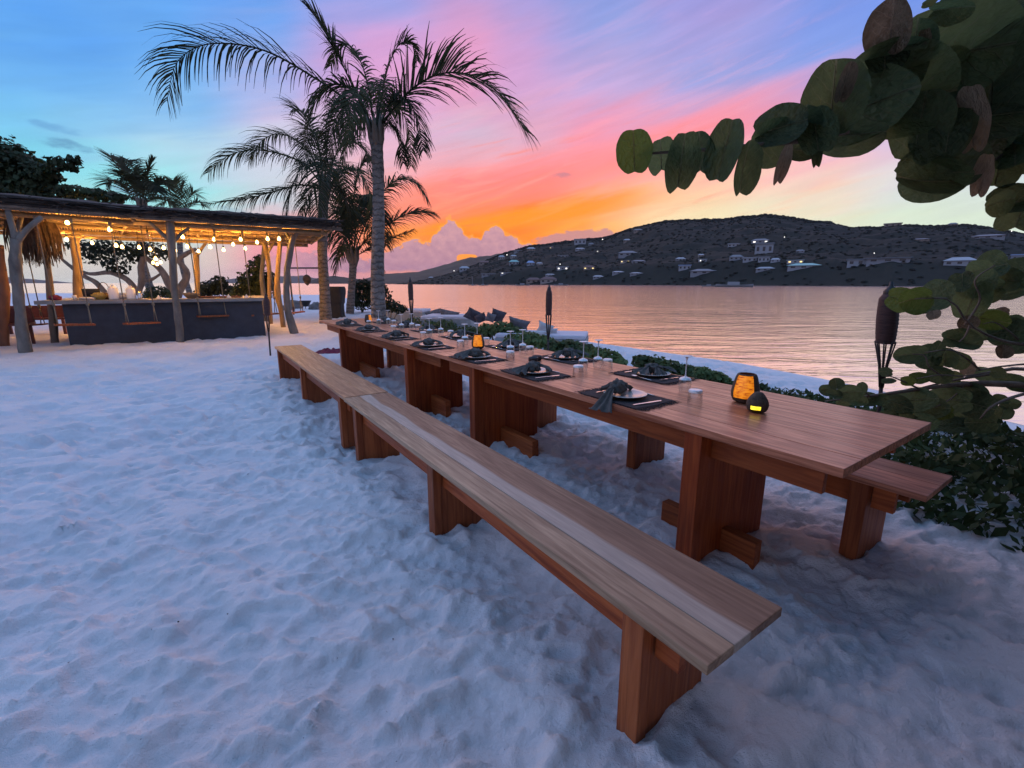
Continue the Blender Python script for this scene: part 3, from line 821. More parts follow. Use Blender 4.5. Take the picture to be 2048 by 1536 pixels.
HOUSES = [
 ('small white villa on the skyline at the crest of the low left spur', 1160, 489, 22, 10, 'white', 'white', 0, True),
 ('low pale house just right of the skyline villa', 1182, 491, 10, 5, 'grey', 'grey'),
 ('white cottage below the skyline villa', 1160, 501, 18, 5, 'white', 'white'),
 ('pinkish house near the spur skyline beside trees', 1062, 502, 16, 7, 'tan', 'white'),
 ('long pale house under the spur skyline farther left', 1035, 505, 15, 4, 'grey', 'white', 0, True),
 ('house with one lit window on the upper spur', 1103, 497, 8, 4, 'tan', 'red', 1),
 ('low white roofed house alone in the middle of the slope', 1126, 515, 19, 4, 'grey', 'white', 0, True),
 ('bright boxy house with white light on the left slope', 1003, 519, 12, 8, 'cream', 'white', 0),
 ('pale house right of the boxy house with white light', 1027, 516, 12, 6, 'cream', 'white'),
 ('house with a pale green roof', 1028, 530, 19, 9, 'grey', 'green'),
 ('house with a round blue roof', 1061, 531, 15, 9, 'grey', 'blue'),
 ('small cream house beside the blue roofed house', 1079, 530, 12, 5, 'cream', 'white'),
 ('wide dim house left of the green roofed house', 970, 529, 22, 7, 'tan', 'red'),
 ('white house with stepped roofs on the left end of the hill', 929, 542, 19, 9, 'white', 'white', 0),
 ('tiny white house near the shore at the far left of the hill', 862, 556, 9, 4, 'white', 'white'),
 ('long low white building above the left shore', 977, 552, 27, 4, 'grey', 'white', 0, True),
 ('row house with three bright roofs above the shore', 1013, 548, 24, 3, 'grey', 'white', 2, True),
 ('white lit house in the middle of the lower slope', 1125, 540, 22, 6, 'white', 'white', 2, True),
 ('house with yellow lit windows', 1178, 540, 22, 8, 'tan', 'red', 1),
 ('white curved roof house just above the marina sheds', 1100, 552, 18, 4, 'white', 'white'),
 ('large brown shed at the water left of the nearer shed', 1067, 566, 28, 10, 'tan', 'red', 0),
 ('large pale shed at the water with a hipped roof', 1097, 566, 32, 12, 'cream', 'red', 0),
 ('grey villa with a wide hip roof on the middle slope', 1255, 512, 34, 10, 'grey', 'grey'),
 ('white fronted small house high on the middle slope', 1254, 484, 13, 6, 'tan', 'white'),
 ('pale house near the top below the ridge', 1276, 464, 16, 6, 'tan', 'grey'),
 ('house lit by a row of lamps', 1250, 526, 18, 5, 'cream', 'grey', 1, True),
 ('grey house above the lamp row', 1277, 526, 26, 6, 'grey', 'grey', 0),
 ('long white roofed house left of the lower pair', 1237, 548, 24, 5, 'grey', 'white', 0),
 ('long white roofed house right of the lower pair', 1274, 550, 27, 5, 'grey', 'white', 0),
 ('low house with masts in front of it', 1196, 557, 20, 6, 'grey', 'white', 0),
 ('small white box house on the right of the middle slope', 1361, 522, 18, 7, 'grey', 'white'),
 ('small white hut above a second white hut', 1402, 513, 11, 5, 'cream', 'white'),
 ('white hut directly below the other white hut', 1405, 524, 15, 5, 'white', 'white', 2, True),
 ('pale blue house with terrace above the wide grey hall', 1369, 541, 22, 9, 'white', 'blue', 0, True),
 ('wide grey hall by the lower right slope', 1408, 550, 50, 10, 'grey', 'grey'),
 ('tall three storey pale building with lit terraces above', 1527, 508, 31, 20, 'white', 'grey', 0, True),
 ('villa with bright white lights on the knoll', 1520, 487, 30, 9, 'grey', 'grey', 2),
 ('white house left of the lit knoll villa', 1467, 494, 20, 6, 'white', 'white', 0, True),
 ('grey house at the left end of the lower right cluster', 1472, 521, 24, 10, 'grey', 'grey'),
 ('white house in the lower right cluster beside the grey house', 1499, 524, 24, 8, 'white', 'white', 0, True),
 ('square white house in the lower right cluster', 1527, 526, 20, 10, 'white', 'grey', 0, True),
 ('small white house at the right end of the lower cluster', 1550, 526, 16, 8, 'white', 'white'),
 ('wide low house with a hipped roof under the cluster', 1530, 542, 32, 8, 'grey', 'white'),
 ('pale green roofed long villa right of the cluster', 1607, 538, 54, 11, 'white', 'green', 0),
 ('house with warm light beside the long green roofed villa', 1590, 528, 28, 6, 'white', 'white', 1, True),
 ('tiny house alone above the green roofed villa', 1600, 506, 14, 6, 'grey', 'grey'),
 ('long flat roofed estate house with white end wing', 1720, 532, 42, 12, 'white', 'grey', 0, True),
 ('long low wing of the estate house', 1775, 526, 66, 8, 'grey', 'grey', 0, True),
 ('white striped round roof villa near the sea grape', 1918, 533, 46, 16, 'white', 'white', 0),
 ('low pale house on the upper right slope', 1838, 482, 30, 5, 'tan', 'grey', 0),
 ('pointed pale villa on the far right slope', 1975, 478, 46, 8, 'grey', 'grey', 0),
 ('house on the right skyline', 1905, 452, 14, 6, 'tan', 'grey'),
 ('flat house on the right skyline left of the other', 1785, 453, 26, 6, 'tan', 'grey', 0, True),
 ('white gabled house behind the sea grape leaves', 1990, 519, 28, 12, 'white', 'white', 1),
 ('blue grey house at the right edge behind leaves', 2036, 524, 22, 14, 'grey', 'blue', 0, True),
]
for h_ in HOUSES: house(*h_)
# single lamps on the slope
for lab, u, v in [('bright street lamp above the flat roofed estate house', 1747, 515), ('street lamp on the right of the lit knoll', 1568, 481), ('street lamp near the right skyline', 2022, 468),
                  ('street lamp left of the green roofed house', 1014, 514), ('street lamp at the left end of the hill', 908, 540), ('street lamp near the spur crest', 1205, 483),
                  ('street lamp above the white lit house', 1120, 534), ('street lamp in the middle of the slope', 1195, 508)]:
    p, D = hill_point(u, v)
    t = thing('street_lamp', lab, 'street lamp', p, 0, 'street lamps on the hillside')
    r = 1.0/F_PX*D
    MB().tube([(0, 0, -1), (0, 0, 3)], .12, 5).build('pole', M['iron'], t)
    MB().blob((0, 0, 3+r*.6), r*.8, r*.8, r*.8, 8, 6, 0).build('lamp', glow('lamp_glow', (1, .93, .8), 1.8) if 'lamp_glow' not in bpy.data.materials else bpy.data.materials['lamp_glow'], t)
def boat(label, u, v, L, group='boats moored along the far shore', mast=False):
    d = ray(u, v); D = (CAM_H-SEA_Z)/max(1e-4, -d.z/d.y); D = min(D, float(np.interp(d.x/d.y, US, SD))-8)
    x = d.x/d.y*D
    t = thing('moored_boat', label, 'boat', (x, D, SEA_Z), -math.atan2(x, D), group)
    mb = MB(); n = 8
    def hull(a, b):
        s_ = a*2-1; wd = .16*L*(1-abs(s_)**3*.9); ang = (b-.5)*math.pi
        return (s_*L/2, math.sin(ang)*wd, -.2*L*.5*math.cos(ang)*(.9)+.10*L*.6+.03*L*s_*s_)
    mb.grid(hull, 10, 6)
    mb.build('hull', wall_m['white'], t, True)
    MB().box(-L*.18, L*.14, -L*.08, L*.08, .05*L, .15*L).build('cabin', wall_m['white'], t)
    if mast: MB().tube([(0, 0, 0), (0, 0, L*1.1)], .07, 5).build('mast', roof_m['white'], t)
boat('white motor boat by the brown shed', 1045, 571, 12)
boat('white launch by the pale hipped shed', 1122, 571, 12)
boat('small boat with a turquoise cover near the right shore', 1418, 573, 8)
boat('long pale boat near the right shore', 1468, 574, 18)
boat('sailing boat with bare mast farthest left', 945, 571, 7, mast=True)
boat('sailing boat with bare mast beside the farthest left one', 966, 571, 8, mast=True)

# ------------------------------------------------------------------ dining tables and benches
def slab_leg(mb, b0, b1, a0, a1, z0, z1): return mb.box(b0, b1, a0, a1, z0, z1)
def dining_table(label, a0, a1, legs, cuts, seed):
    t = thing('dining_table', label, 'table', T(0, 0), TA, 'long wooden dining tables')
    r_ = random.Random(seed)
    bs_ = [0] + cuts + [1.035]
    for i in range(len(bs_)-1):
        lift = r_.uniform(-.0008, .0008)
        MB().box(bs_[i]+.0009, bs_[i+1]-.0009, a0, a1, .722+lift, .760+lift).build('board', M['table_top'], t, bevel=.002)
    for b in (.115, .93):
        MB().box(b, b+.035, a0+.10, a1-.10, .585, .7205).build('rail', M['rail'], t, bevel=.003)
    for (l0, r0, r1) in legs:
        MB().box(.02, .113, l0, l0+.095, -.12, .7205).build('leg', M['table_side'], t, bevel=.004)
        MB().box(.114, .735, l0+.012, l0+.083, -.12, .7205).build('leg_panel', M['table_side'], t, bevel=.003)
        MB().box(.30, .365, r0, l0+.011, -.1, .13).build('foot', M['rail'], t, bevel=.004)
        MB().box(.30, .365, l0+.084, r1, -.1, .13).build('foot', M['rail'], t, bevel=.004)
    return t
dining_table('nearest long dining table with reddish plank top, two candle pots on its near end', 0.0, 3.56, [(.60, .42, 1.0), (2.80, 2.32, 3.3)], [.17, .35, .52, .70, .87], 1)
dining_table('second long dining table continuing the row towards the palm trees', 3.566, 8.56, [(4.33, 3.95, 4.9), (7.20, 6.35, 7.8)], [.20, .37, .55, .71, .88], 2)
def bench(label, b0, b1, a0, a1, legs, cuts, mats_, inset=.075):
    t = thing('wooden_bench', label, 'bench', T(0, 0), TA, 'wooden benches along the dining tables')
    bs_ = [b0] + cuts + [b1]
    for i in range(len(bs_)-1):
        MB().box(bs_[i]+.0012, bs_[i+1]-.0012, a0, a1, .418, .45).build('seat_board', mats_[i], t, bevel=.003)
    la = [l for l in legs]
    for l in la:
        MB().box(b0+.014, b0+.066, l, l+.085, -.1, .4165).build('leg', M['bench_leg'], t, bevel=.004)
        MB().box(b0+.067, b1-.02, l+.006, l+.079, -.1, .4165).build('leg_panel', M['bench_leg'], t, bevel=.003)
    st_ = [a0+.13] + [x for l in la for x in (l-.001, l+.086)] + [a1-.13]
    for k in range(0, len(st_), 2):
        if st_[k+1]-st_[k] > .03:
            MB().box(b0+inset, b0+inset+.04, st_[k], st_[k+1], .275, .4165).build('rail', M['rail'], t, bevel=.003)
            MB().box(b1-inset-.04, b1-inset, st_[k], st_[k+1], .275, .4165).build('rail', M['rail'], t, bevel=.003)
    return t
bench('nearest bench with a pale grey sapwood streak along its seat', -.93, -.53, -.07, 3.455, [.15, 1.66, 3.17], [-.80], [M['bench_pale'], M['bench_sap']])
bench('far bench of warm orange brown wood end to end with the streaked bench', -.92, -.52, 3.475, 7.55, [3.70, 5.55, 7.36], [-.72], [M['bench_warm'], M['bench_warm']])
bench('reddish bench on the seaward side half under the nearest table', .83, 1.25, -.08, 3.45, [.15, 1.68, 3.10], [1.04], [M['bench_red'], M['bench_red']])
bench('seaward bench farther along beside the second table', .83, 1.25, 3.47, 7.6, [3.72, 5.5, 7.3], [1.04], [M['bench_red'], M['bench_red']])

# ------------------------------------------------------------------ the table settings
ORD = ['nearest', 'second', 'third', 'fourth', 'fifth', 'sixth', 'farthest']
TZ = .7612
def placemat_mesh(seed):
    r_ = random.Random(seed); mb = MB()
    hx_, hy_ = .165, .225
    def sheet(zo):
        return lambda a, b: ((a-.5)*2*hx_ + .004*mnoise.noise(Vector((b*6, seed, 0))), (b-.5)*2*hy_, zo + .0025*mnoise.noise(Vector((a*4, b*5, seed))))
    mb.grid(sheet(.006), 10, 12); mb.grid(sheet(.001), 10, 12, True)
    for s_ in (-1, 1):
        for k in range(52):
            x = -hx_ + 2*hx_*(k+.5)/52 + r_.uniform(-.002, .002); l = r_.uniform(.03, .058)
            q = r_.uniform(-.014, .014)
            mb.bar((x, s_*(hy_-.004), .004), (x+q*.5, s_*(hy_+l*.55), .005+r_.uniform(0, .004)), .0042, .002)
            mb.bar((x+q*.5, s_*(hy_+l*.55), .005), (x+q*1.6, s_*(hy_+l), .003), .0030, .002)
        for k in range(26):
            y = -hy_ + 2*hy_*(k+.5)/26
            mb.bar((s_*(hx_-.003), y, .004), (s_*(hx_+r_.uniform(.004, .014)), y+r_.uniform(-.006, .006), .003), .004, .002)
    return mb.mesh('placemat', M['mat_black'])
PM = [placemat_mesh(i) for i in range(3)]
def plate_mesh():
    mb = MB(); mb.lathe([(.0, .004), (.055, .004), (.062, 0), (.070, .004), (.105, .016), (.128, .021), (.130, .0225), (.127, .024), (.102, .0195), (.070, .010), (.0, .009)], 40)
    return mb.mesh('plate', M['plate'], True)
PL = plate_mesh()
def napkin_mesh(seed, hang=False):
    r_ = random.Random(seed); mb = MB()
    n1_ = r_.uniform(0, 9)
    # gathered knot
    def knot(a, b):
        th = a*2*math.pi; ph = (b-.5)*math.pi
        d = Vector((math.cos(ph)*math.cos(th), math.cos(ph)*math.sin(th), math.sin(ph)))
        k = 1 + .22*math.sin(th*5+4*d.z+n1_) * math.cos(ph) + .35*mnoise.noise(d*2.1+Vector((n1_, 0, 0))) + .16*mnoise.noise(d*5+Vector((0, n1_, 0)))
        return (d.x*.052*k, d.y*.048*k, .045+d.z*.042*k)
    mb.grid(knot, 30, 18)
    # pleated fans pulled out of the knot
    fans = [(r_.uniform(2.6, 3.3), .15, 1.1), (r_.uniform(-.5, .3), .12, 1.3), (r_.uniform(1.2, 1.9), .10, .9)]
    if hang: fans = [(math.pi, .20, .75), (r_.uniform(.2, .7), .10, 1.1), (1.6, .09, .9)]
    for fa, L, sp in fans:
        ph0 = r_.uniform(0, 6)
        for sgn in (0, 1):
            def fan(a, b, L=L, fa=fa, sp=sp, ph0=ph0, sgn=sgn):
                rr = .02 + L*b; th = fa + (a-.5)*sp*(.35+.65*b)
                pl = .013*math.sin(a*17+ph0+b*2)*(.35+.65*b) + .012*mnoise.noise(Vector((a*3, b*3, ph0)))
                if hang and L > .15:
                    z = .055 - .03*b - max(0, b-.42)*.16
                else:
                    z = .062 - .045*b*b
                return (rr*math.cos(th), rr*math.sin(th), max(z+pl, .010 if not (hang and L > .15) else -.06) - sgn*.003)
            mb.grid(fan, 26, 12, bool(sgn))
    return mb.mesh('napkin', M['napkin'], True)
NK = [napkin_mesh(i) for i in range(5)]; NKH = napkin_mesh(9, True)
def knife_mesh():
    mb = MB(); mb.grid(lambda a, b: ((a-.5)*(.013 if b < .5 else .017*(1-max(0, b-.82)*3)), b*.21-.105, .004+.0015*math.sin(a*math.pi)), 4, 12); mb.grid(lambda a, b: ((a-.5)*(.013 if b < .5 else .017*(1-max(0, b-.82)*3)), b*.21-.105, .0015), 4, 12, True)
    return mb.mesh('knife', M['steel'], True)
def fork_mesh():
    mb = MB()
    pts = [(0, -.10, .003), (0, -.02, .004), (0, .03, .008), (0, .05, .007)]
    for (a, b, wd) in ((pts[0], pts[1], .011), (pts[1], pts[2], .007), (pts[2], pts[3], .018)): mb.bar(a, b, wd, .0025)
    for k in range(4):
        x = (k-1.5)*.0058; mb.bar((x, .049, .007), (x, .098, .009), .0032, .002)
    return mb.mesh('fork', M['steel'])
def spoon_mesh():
    mb = MB(); mb.bar((0, -.10, .003), (0, .04, .006), .008, .0025)
    mb.grid(lambda a, b: (.018*b*math.cos(a*2*math.pi), .066+.028*b*math.sin(a*2*math.pi), .003+.006*b*b), 16, 4)
    return mb.mesh('spoon', M['steel'], True)
KN, FK, SPN = knife_mesh(), fork_mesh(), spoon_mesh()
def tumbler_parts():
    a = MB(); a.lathe([(.041, .0005), (.0405, .03), (.038, .068), (.0375, .072)], 28)
    a.lathe([(.041, .0005), (.0395, .0005)], 28)
    b = MB(); b.lathe([(.0, .088), (.028, .089), (.0345, .087), (.0375, .082), (.0377, .0725)], 28); b.lathe([(.0, .070), (.036, .0705)], 28)
    return a.mesh('tumbler_wall', M['glass'], True), b.mesh('tumbler_base', M['glass_base'], True)
TW, TB = tumbler_parts()
def wine_parts():
    a = MB(); a.lathe([(.031, .0005), (.036, .03), (.039, .06), (.037, .082)], 28); a.lathe([(.031, .0005), (.0296, .0008)], 28)
    t = MB(); t.lathe([(.037, .083), (.030, .094), (.015, .099), (.006, .104)], 28)
    b = MB(); b.lathe([(.0055, .104), (.0035, .13), (.0035, .205), (.008, .222), (.011, .226)], 14)
    c = MB(); c.lathe([(.010, .2265), (.034, .231), (.036, .2325), (.034, .2345), (.0, .2350)], 28)
    return a.mesh('wine_bowl', M['glass'], True), t.mesh('wine_shoulder', M['glass_base'], True), b.mesh('wine_stem', M['glass_base'], True), c.mesh('wine_foot', M['glass_base'], True)
WB, WT, WS, WF = wine_parts()
def lay(name, me, label, cat, b, a, z, rot, group):
    o = link(name, me, None, 0, T(b, a, z), TA+rot); return tag(o, label, cat, group)
TUM = WIN = None
def tumbler(b, a, label):
    t = thing('tumbler', label, 'glass', T(b, a, TZ), rnd.uniform(0, 3), 'upturned tumblers on the dining tables')
    link('glass_wall', TW, t); link('base', TB, t)
def wine(b, a, label):
    t = thing('wine_glass', label, 'wine glass', T(b, a, TZ), rnd.uniform(0, 3), 'upturned wine glasses on the dining tables')
    link('bowl', WB, t); link('shoulder', WT, t); link('stem', WS, t); link('foot', WF, t)
LEFT = [1.22, 2.13, 3.00, 3.98, 4.95, 6.05, 7.15]
RIGHT = [1.55, 2.52, 3.45, 4.55, 5.5, 6.4, 7.3]
for side, sts, bb, nm in ((0, LEFT, .155, 'landward'), (1, RIGHT, .84, 'seaward')):
    for i, a in enumerate(sts):
        where = f'at the {ORD[i]} place on the {nm} side'
        fl = 0 if side == 0 else math.pi
        q = rnd.uniform(-.06, .06); s_ = 1 if side == 0 else -1
        lay('placemat', PM[(i+side) % 3], f'black fringed woven placemat {where}', 'placemat', bb+s_*.015, a, TZ-.0004, q+fl, 'black placemats on the dining tables')
        lay('plate', PL, f'pale glazed plate {where}', 'plate', bb+s_*.01, a, TZ+.0062, rnd.uniform(0, 3), 'plates on the placemats')
        if side == 0 and i == 0:
            lay('napkin', NKH, 'knotted dark grey napkin at the nearest landward place, hanging over the table edge', 'napkin', bb-.015, a+.03, TZ+.018, .22, 'knotted napkins on the plates')
        else:
            nk = lay('napkin', NK[(i*2+side) % 5], f'knotted dark grey napkin {where}', 'napkin', bb-s_*.01, a+rnd.uniform(-.02, .03), TZ+.017, rnd.uniform(-.5, .5)+fl, 'knotted napkins on the plates')
            nk.scale = (rnd.uniform(1.0, 1.15), rnd.uniform(1.0, 1.2), rnd.uniform(.85, 1.05))
        lay('fork', FK, f'steel fork on the placemat {where}', 'fork', bb+s_*.03, a+s_*.165, TZ+.0075, fl-math.pi/2+rnd.uniform(-.1, .1), 'forks on the placemats')
        lay('knife', KN, f'steel knife on the placemat {where}', 'knife', bb-s_*.01, a-s_*.185, TZ+.0075, fl-math.pi/2+rnd.uniform(-.15, .15), 'knives on the placemats')
        lay('spoon', SPN, f'steel spoon above the plate {where}', 'spoon', bb+s_*.165, a+rnd.uniform(-.03, .03), TZ+.0075, rnd.uniform(-.1, .1), 'spoons on the placemats')
tl = [(.365, .88), (.36, 1.85), (.36, 2.74), (.37, 3.69), (.40, 4.72), (.40, 5.75), (.40, 6.85)]
tr_ = [(.75, 1.93), (.70, 2.90), (.72, 3.74), (.76, 4.68), (.75, 5.7), (.76, 6.7)]
for i, (b, a) in enumerate(tl): tumbler(b, a, f'{ORD[i]} upturned tumbler in the landward row of the table')
for i, (b, a) in enumerate(tr_): tumbler(b, a, f'{ORD[i]} upturned tumbler in the seaward row of the table')
wl = [(.55, 2.00), (.52, 2.97), (.54, 3.90), (.56, 4.88), (.56, 5.85), (.58, 6.9)]
wr = [(.58, 1.10), (.71, 2.00), (.70, 3.02), (.71, 3.92), (.74, 4.92), (.74, 5.9), (.76, 6.95)]
for i, (b, a) in enumerate(wl): wine(b, a, f'{ORD[i]} upturned wine glass in the landward row of the table')
for i, (b, a) in enumerate(wr): wine(b, a, f'{ORD[i]} upturned wine glass in the seaward row of the table')

# candle pots
def candle_light(name, parent, z, e, col=(1, .6, .15)):
    L = bpy.data.lights.new(name, 'POINT'); L.energy = e; L.color = col; L.shadow_soft_size = .02
    o = bpy.data.objects.new(name, L); COL.objects.link(o); o.parent = parent; o.location = (0, 0, z)
def pot_big(label, b, a, face, sc=1.0):
    t = thing('candle_pot', label, 'candle holder', T(b, a, TZ), 0, None)
    n = 40
    prof_ = [(.0, .0), (.040, .001), (.056, .010), (.0655, .030), (.0675, .052), (.066, .072), (.062, .092), (.057, .112), (.052, .132), (.046, .146), (.042, .150)]
    prof_ = [(r*sc, z*sc) for r, z in prof_]
    fk = int(round((face % (2*math.pi))/(2*math.pi)*n))
    def skip(i, k): return 3 <= i <= 8 and ((k-fk+n//2) % n - n//2) in range(-5, 5)
    mb = MB(); mb.lathe(prof_, n, skip=skip)
    pin = [(r*.90, z) for r, z in prof_[1:]]
    mb.lathe([(r, z) for r, z in pin[::-1]], n, skip=lambda i, k: True)
    mb.lathe([(.042*sc, .150*sc), (.036*sc, .150*sc)], n)
    mb.build('pot', M['clay'], t, True)
    g = MB(); kk = [fk-6+i for i in range(13)]
    def gl(x, y):
        ang = 2*math.pi*(fk-6+12*x)/n; z = (.026+.118*y)*sc
        r = np.interp(z, [q[1] for q in prof_], [q[0] for q in prof_])*.93
        return (r*math.cos(ang), r*math.sin(ang), z)
    g.grid(gl, 12, 8); g.build('glowing_panel', M['amber'], t, True)
    return t
camdir = lambda p: math.atan2(-p.y, -p.x)
p_ = T(.66, .74)
pot_big('larger candle pot with an amber woven window, behind the small pear shaped pot', .655, .75, camdir(p_)-.10, 1.12)
p_ = T(.51, 3.58); pot_big('candle pot with a glowing amber window midway along the table', .51, 3.56, camdir(p_)-.1, 1.02)
p_ = T(.55, 7.4); tp = pot_big('dim candle pot at the far end of the second table', .58, 7.45, camdir(p_)+.9, .95)
def pot_small(label, b, a):
    p = T(b, a); face = camdir(p)-.15
    t = thing('candle_pot', label, 'candle holder', T(b, a, TZ), 0, None); n = 40
    prof_ = [(.0, .0), (.034, .001), (.047, .009), (.0535, .024), (.0555, .040), (.053, .056), (.046, .072), (.036, .088), (.026, .100), (.018, .107), (.0, .110)]
    fk = int(round((face % (2*math.pi))/(2*math.pi)*n))
    mb = MB(); mb.lathe(prof_, n, skip=lambda i, k: 2 <= i <= 3 and ((k-fk+n//2) % n-n//2) in range(-3, 3))
    mb.build('pot', M['clay'], t, True)
    g = MB()
    def gl(x, y):
        ang = 2*math.pi*(fk-4+8*x)/n; z = .018+.042*y
        r = np.interp(z, [q[1] for q in prof_], [q[0] for q in prof_])*.92
        return (r*math.cos(ang), r*math.sin(ang), z)
    g.grid(gl, 8, 4); g.build('flame_opening', M['yellow'], t, True)
pot_small('small pear shaped candle pot with a yellow lit hole', .51, .60)
bt = MB(); bt.lathe([(0, .0), (.036, .0), (.042, .006), (.044, .036), (.043, .040), (.041, .040), (.040, .030), (.0, .028)], 28)
tag(bt.build('salt_bowl', M['bowl'], None, True, 0, T(.49, 2.57, TZ)), 'small dark round bowl between the second and third places', 'bowl')
bt2 = link('salt_bowl', bpy.data.meshes['salt_bowl'], None, 0, T(.57, 2.62, TZ)); tag(bt2, 'small dark round bowl, the seaward one of two touching bowls', 'bowl')

# ------------------------------------------------------------------ tiki torches
def tiki(label, base, ztop, head=.40, r=.058, lean=(0, 0), detailed=True):
    t = thing('tiki_torch', label, 'torch', (base.x, base.y, sand_z(base.x, base.y)), 0, 'tiki torches')
    zt = ztop - t.location.z; lx, ly = lean
    def ax(z): return Vector((lx*z/zt, ly*z/zt, z))
    zh = zt-head
    MB().tube([ax(-.1), ax(zh*.5), ax(zh-.02)], [.017, .016, .015], 8).build('pole', M['pole'], t, True)
    rib = MB()
    for k in range(8):
        an = 2*math.pi*k/8; o = Vector((math.cos(an), math.sin(an), 0))
        rib.tube([ax(zh-.04)+o*.013, ax(zh+head*.18)+o*.030, ax(zh+head*.42)+o*r*.93], .006, 5)
    rib.build('splayed_cane', M['pole'], t, True)
    mb = MB(); n = 22; zs = [zh+head*f for f in (.40, .5, .62, .74, .84, .88)]; rr = [r*.86, r*.95, r, r*.98, r*.9, r*.6]
    o0 = len(mb.v)
    pts = []
    rows = 26
    for i in range(rows+1):
        f = i/rows; z = zs[0]+(zs[-1]-zs[0])*f
        q = float(np.interp(z, zs, rr))*(1+.035*math.sin(i*math.pi))
        pts.append((q + (.0022 if i % 2 else -.0012), z))
    for i, (q, z) in enumerate(pts):
        c = ax(z)
        for k in range(n):
            an = 2*math.pi*k/n; q2 = q + (.0015 if (k+i) % 2 else -.0015)
            mb.v.append((c.x+q2*math.cos(an), c.y+q2*math.sin(an), z))
    for i in range(len(pts)-1):
        for k in range(n):
            k2 = (k+1) % n; mb.f.append([o0+i*n+k, o0+i*n+k2, o0+(i+1)*n+k2, o0+(i+1)*n+k]); mb.mi.append(0)
    mb.build('woven_head', M['torch'], t, True)
    cp = MB(); c = ax(zh+head*.86); cp.lathe([(0, 0), (r*.62, .0), (r*.60, head*.05), (r*.30, head*.09), (r*.20, head*.10), (r*.18, head*.14), (0, head*.14)], 16, c)
    cp.build('oil_canister', M['iron'], t, True)
    return t
pR = P(1786, 700, 3.9); pM = P(1097, 650, 6.8); pL = P(823, 620, 9.2); pB = G(541, 712)
def ztop_of(u, v, Y): return P(u, v, Y).z
tiki('nearest tiki torch, dark red bamboo, partly hidden by sea grape leaves on the right', Vector((pR.x, pR.y, 0)), ztop_of(1788, 563, 3.9), .86, .076, lean=(-.12, 0))
tiki('tiki torch beside the table against the orange water', Vector((pM.x, pM.y, 0)), ztop_of(1098, 567, 6.8), .76, .046)
tiki('tiki torch by the far end of the table near the palm trunk', Vector((pL.x, pL.y, 0)), ztop_of(822, 554, 9.2), .74, .050)
tiki('dark tiki torch standing in front of the bar counter', Vector((pB.x, pB.y, 0)), ztop_of(533, 588, pB.y), .70, .060, lean=(P(533, 600, pB.y).x-pB.x, 0))

# ------------------------------------------------------------------ coconut palms
def frond(pts, leaf_len, seed, n=46, droop=.55, wid=.032, start=.14, flat=1.0, tipmin=.35):
    r_ = random.Random(seed); mb = MB(); n = int(n*1.45); leaf_len *= 1.12
    path = catmull(pts, 40)
    L = sum((path[i+1]-path[i]).length for i in range(40))
    rad = [max(.006, .032*(1-i/40)**.8*min(1, L/4)) for i in range(41)]
    mb.tube(path, rad, 6)
    for s_ in (-1, 1):
        for k in range(n):
            t = start + (1-start)*((k+r_.uniform(-.25, .25))/(n-1)); t = min(max(t, 0), .999)
            i = min(int(t*40), 39); p = path[i].lerp(path[i+1], t*40-i)
            tg = (path[i+1]-path[i]).normalized()
            side = tg.cross(Vector((0, 0, 1)))
            if side.length < .15: side = tg.cross(Vector((0, 1, 0)))
            side.normalize(); up = side.cross(tg).normalized()
            env = min(1, .45+(t-start)*3.2)*(1-(max(0, t-.55)/.45)**1.6*(1-tipmin))
            l = leaf_len*env*r_.uniform(.82, 1.12)
            fwd = .45+.75*t+r_.uniform(-.12, .12)
            d = (side*s_*flat + tg*fwd + up*r_.uniform(-.08, .35)).normalized()
            nseg = 4; q = p.copy(); w_ = wid*(.55+.45*env)
            nrm = d.cross(tg).normalized()
            wdir = (tg - d*tg.dot(d)).normalized()
            wdir = (wdir + nrm*r_.uniform(-.5, .5)).normalized()
            o = len(mb.v); dr = droop*r_.uniform(.6, 1.4)
            for j in range(nseg+1):
                f = j/nseg; ww = w_*(1-.85*f**1.5)*(.6 if j == 0 else 1)*.5
                mb.v.append(tuple(q-wdir*ww)); mb.v.append(tuple(q+wdir*ww))
                q = q + d*(l/nseg)
                d = (d + Vector((0, 0, -dr*(.35+.65*f)))).normalized()
            for j in range(nseg):
                a = o+j*2; mb.f.append([a, a+1, a+3, a+2]); mb.mi.append(0)
    return mb
def palm(label, trunk_pts, rads, fronds, leaf_len, seed, n=46, sheaths=True, droop=.55, wid=.047):
    base = Vector(trunk_pts[0])
    t = thing('coconut_palm', label, 'palm tree', base, 0, 'coconut palms around the bar')
    tp = catmull(trunk_pts, 36)
    rr = [float(np.interp(i/36, np.linspace(0, 1, len(rads)), rads))*(1+(.03 if i % 2 else -.02)) for i in range(37)]
    mb = MB(); mb.tube([p-base for p in tp], rr, 14, wob=.08); mb.build('trunk', M['palm_trunk'], t, True)
    crown = tp[-1]
    for i, f in enumerate(fronds):
        pts = [Vector(p)-base for p in f[0]]
        kw = dict(f[1]) if len(f) > 1 else {}
        ll = kw.pop('leaf', leaf_len); kw.setdefault('n', n); kw.setdefault('droop', droop); kw.setdefault('wid', wid)
        frond(pts, ll, seed*100+i, **kw).build('frond', M['palm'], t)
    if sheaths:
        sm = MB(); r_ = random.Random(seed)
        for k in range(7):
            an = k*2.4; o = Vector((math.cos(an), math.sin(an), 0)); c0 = crown-base
            sm.tube([c0+o*rr[-1]*.55+Vector((0, 0, -.5)), c0+o*rr[-1]*.75+Vector((0, 0, -.1)), c0+o*rr[-1]*1.3+Vector((0, 0, .45))], [.02, rr[-1]*.55, .02], 6, wob=.3)
        sm.build('leaf_sheath', M['bark'], t, True)
    return t
def PP(Y0, *uvs):
    """list of (u, v, dY)"""
    return [P(u, v, Y0+d) for u, v, d in uvs]
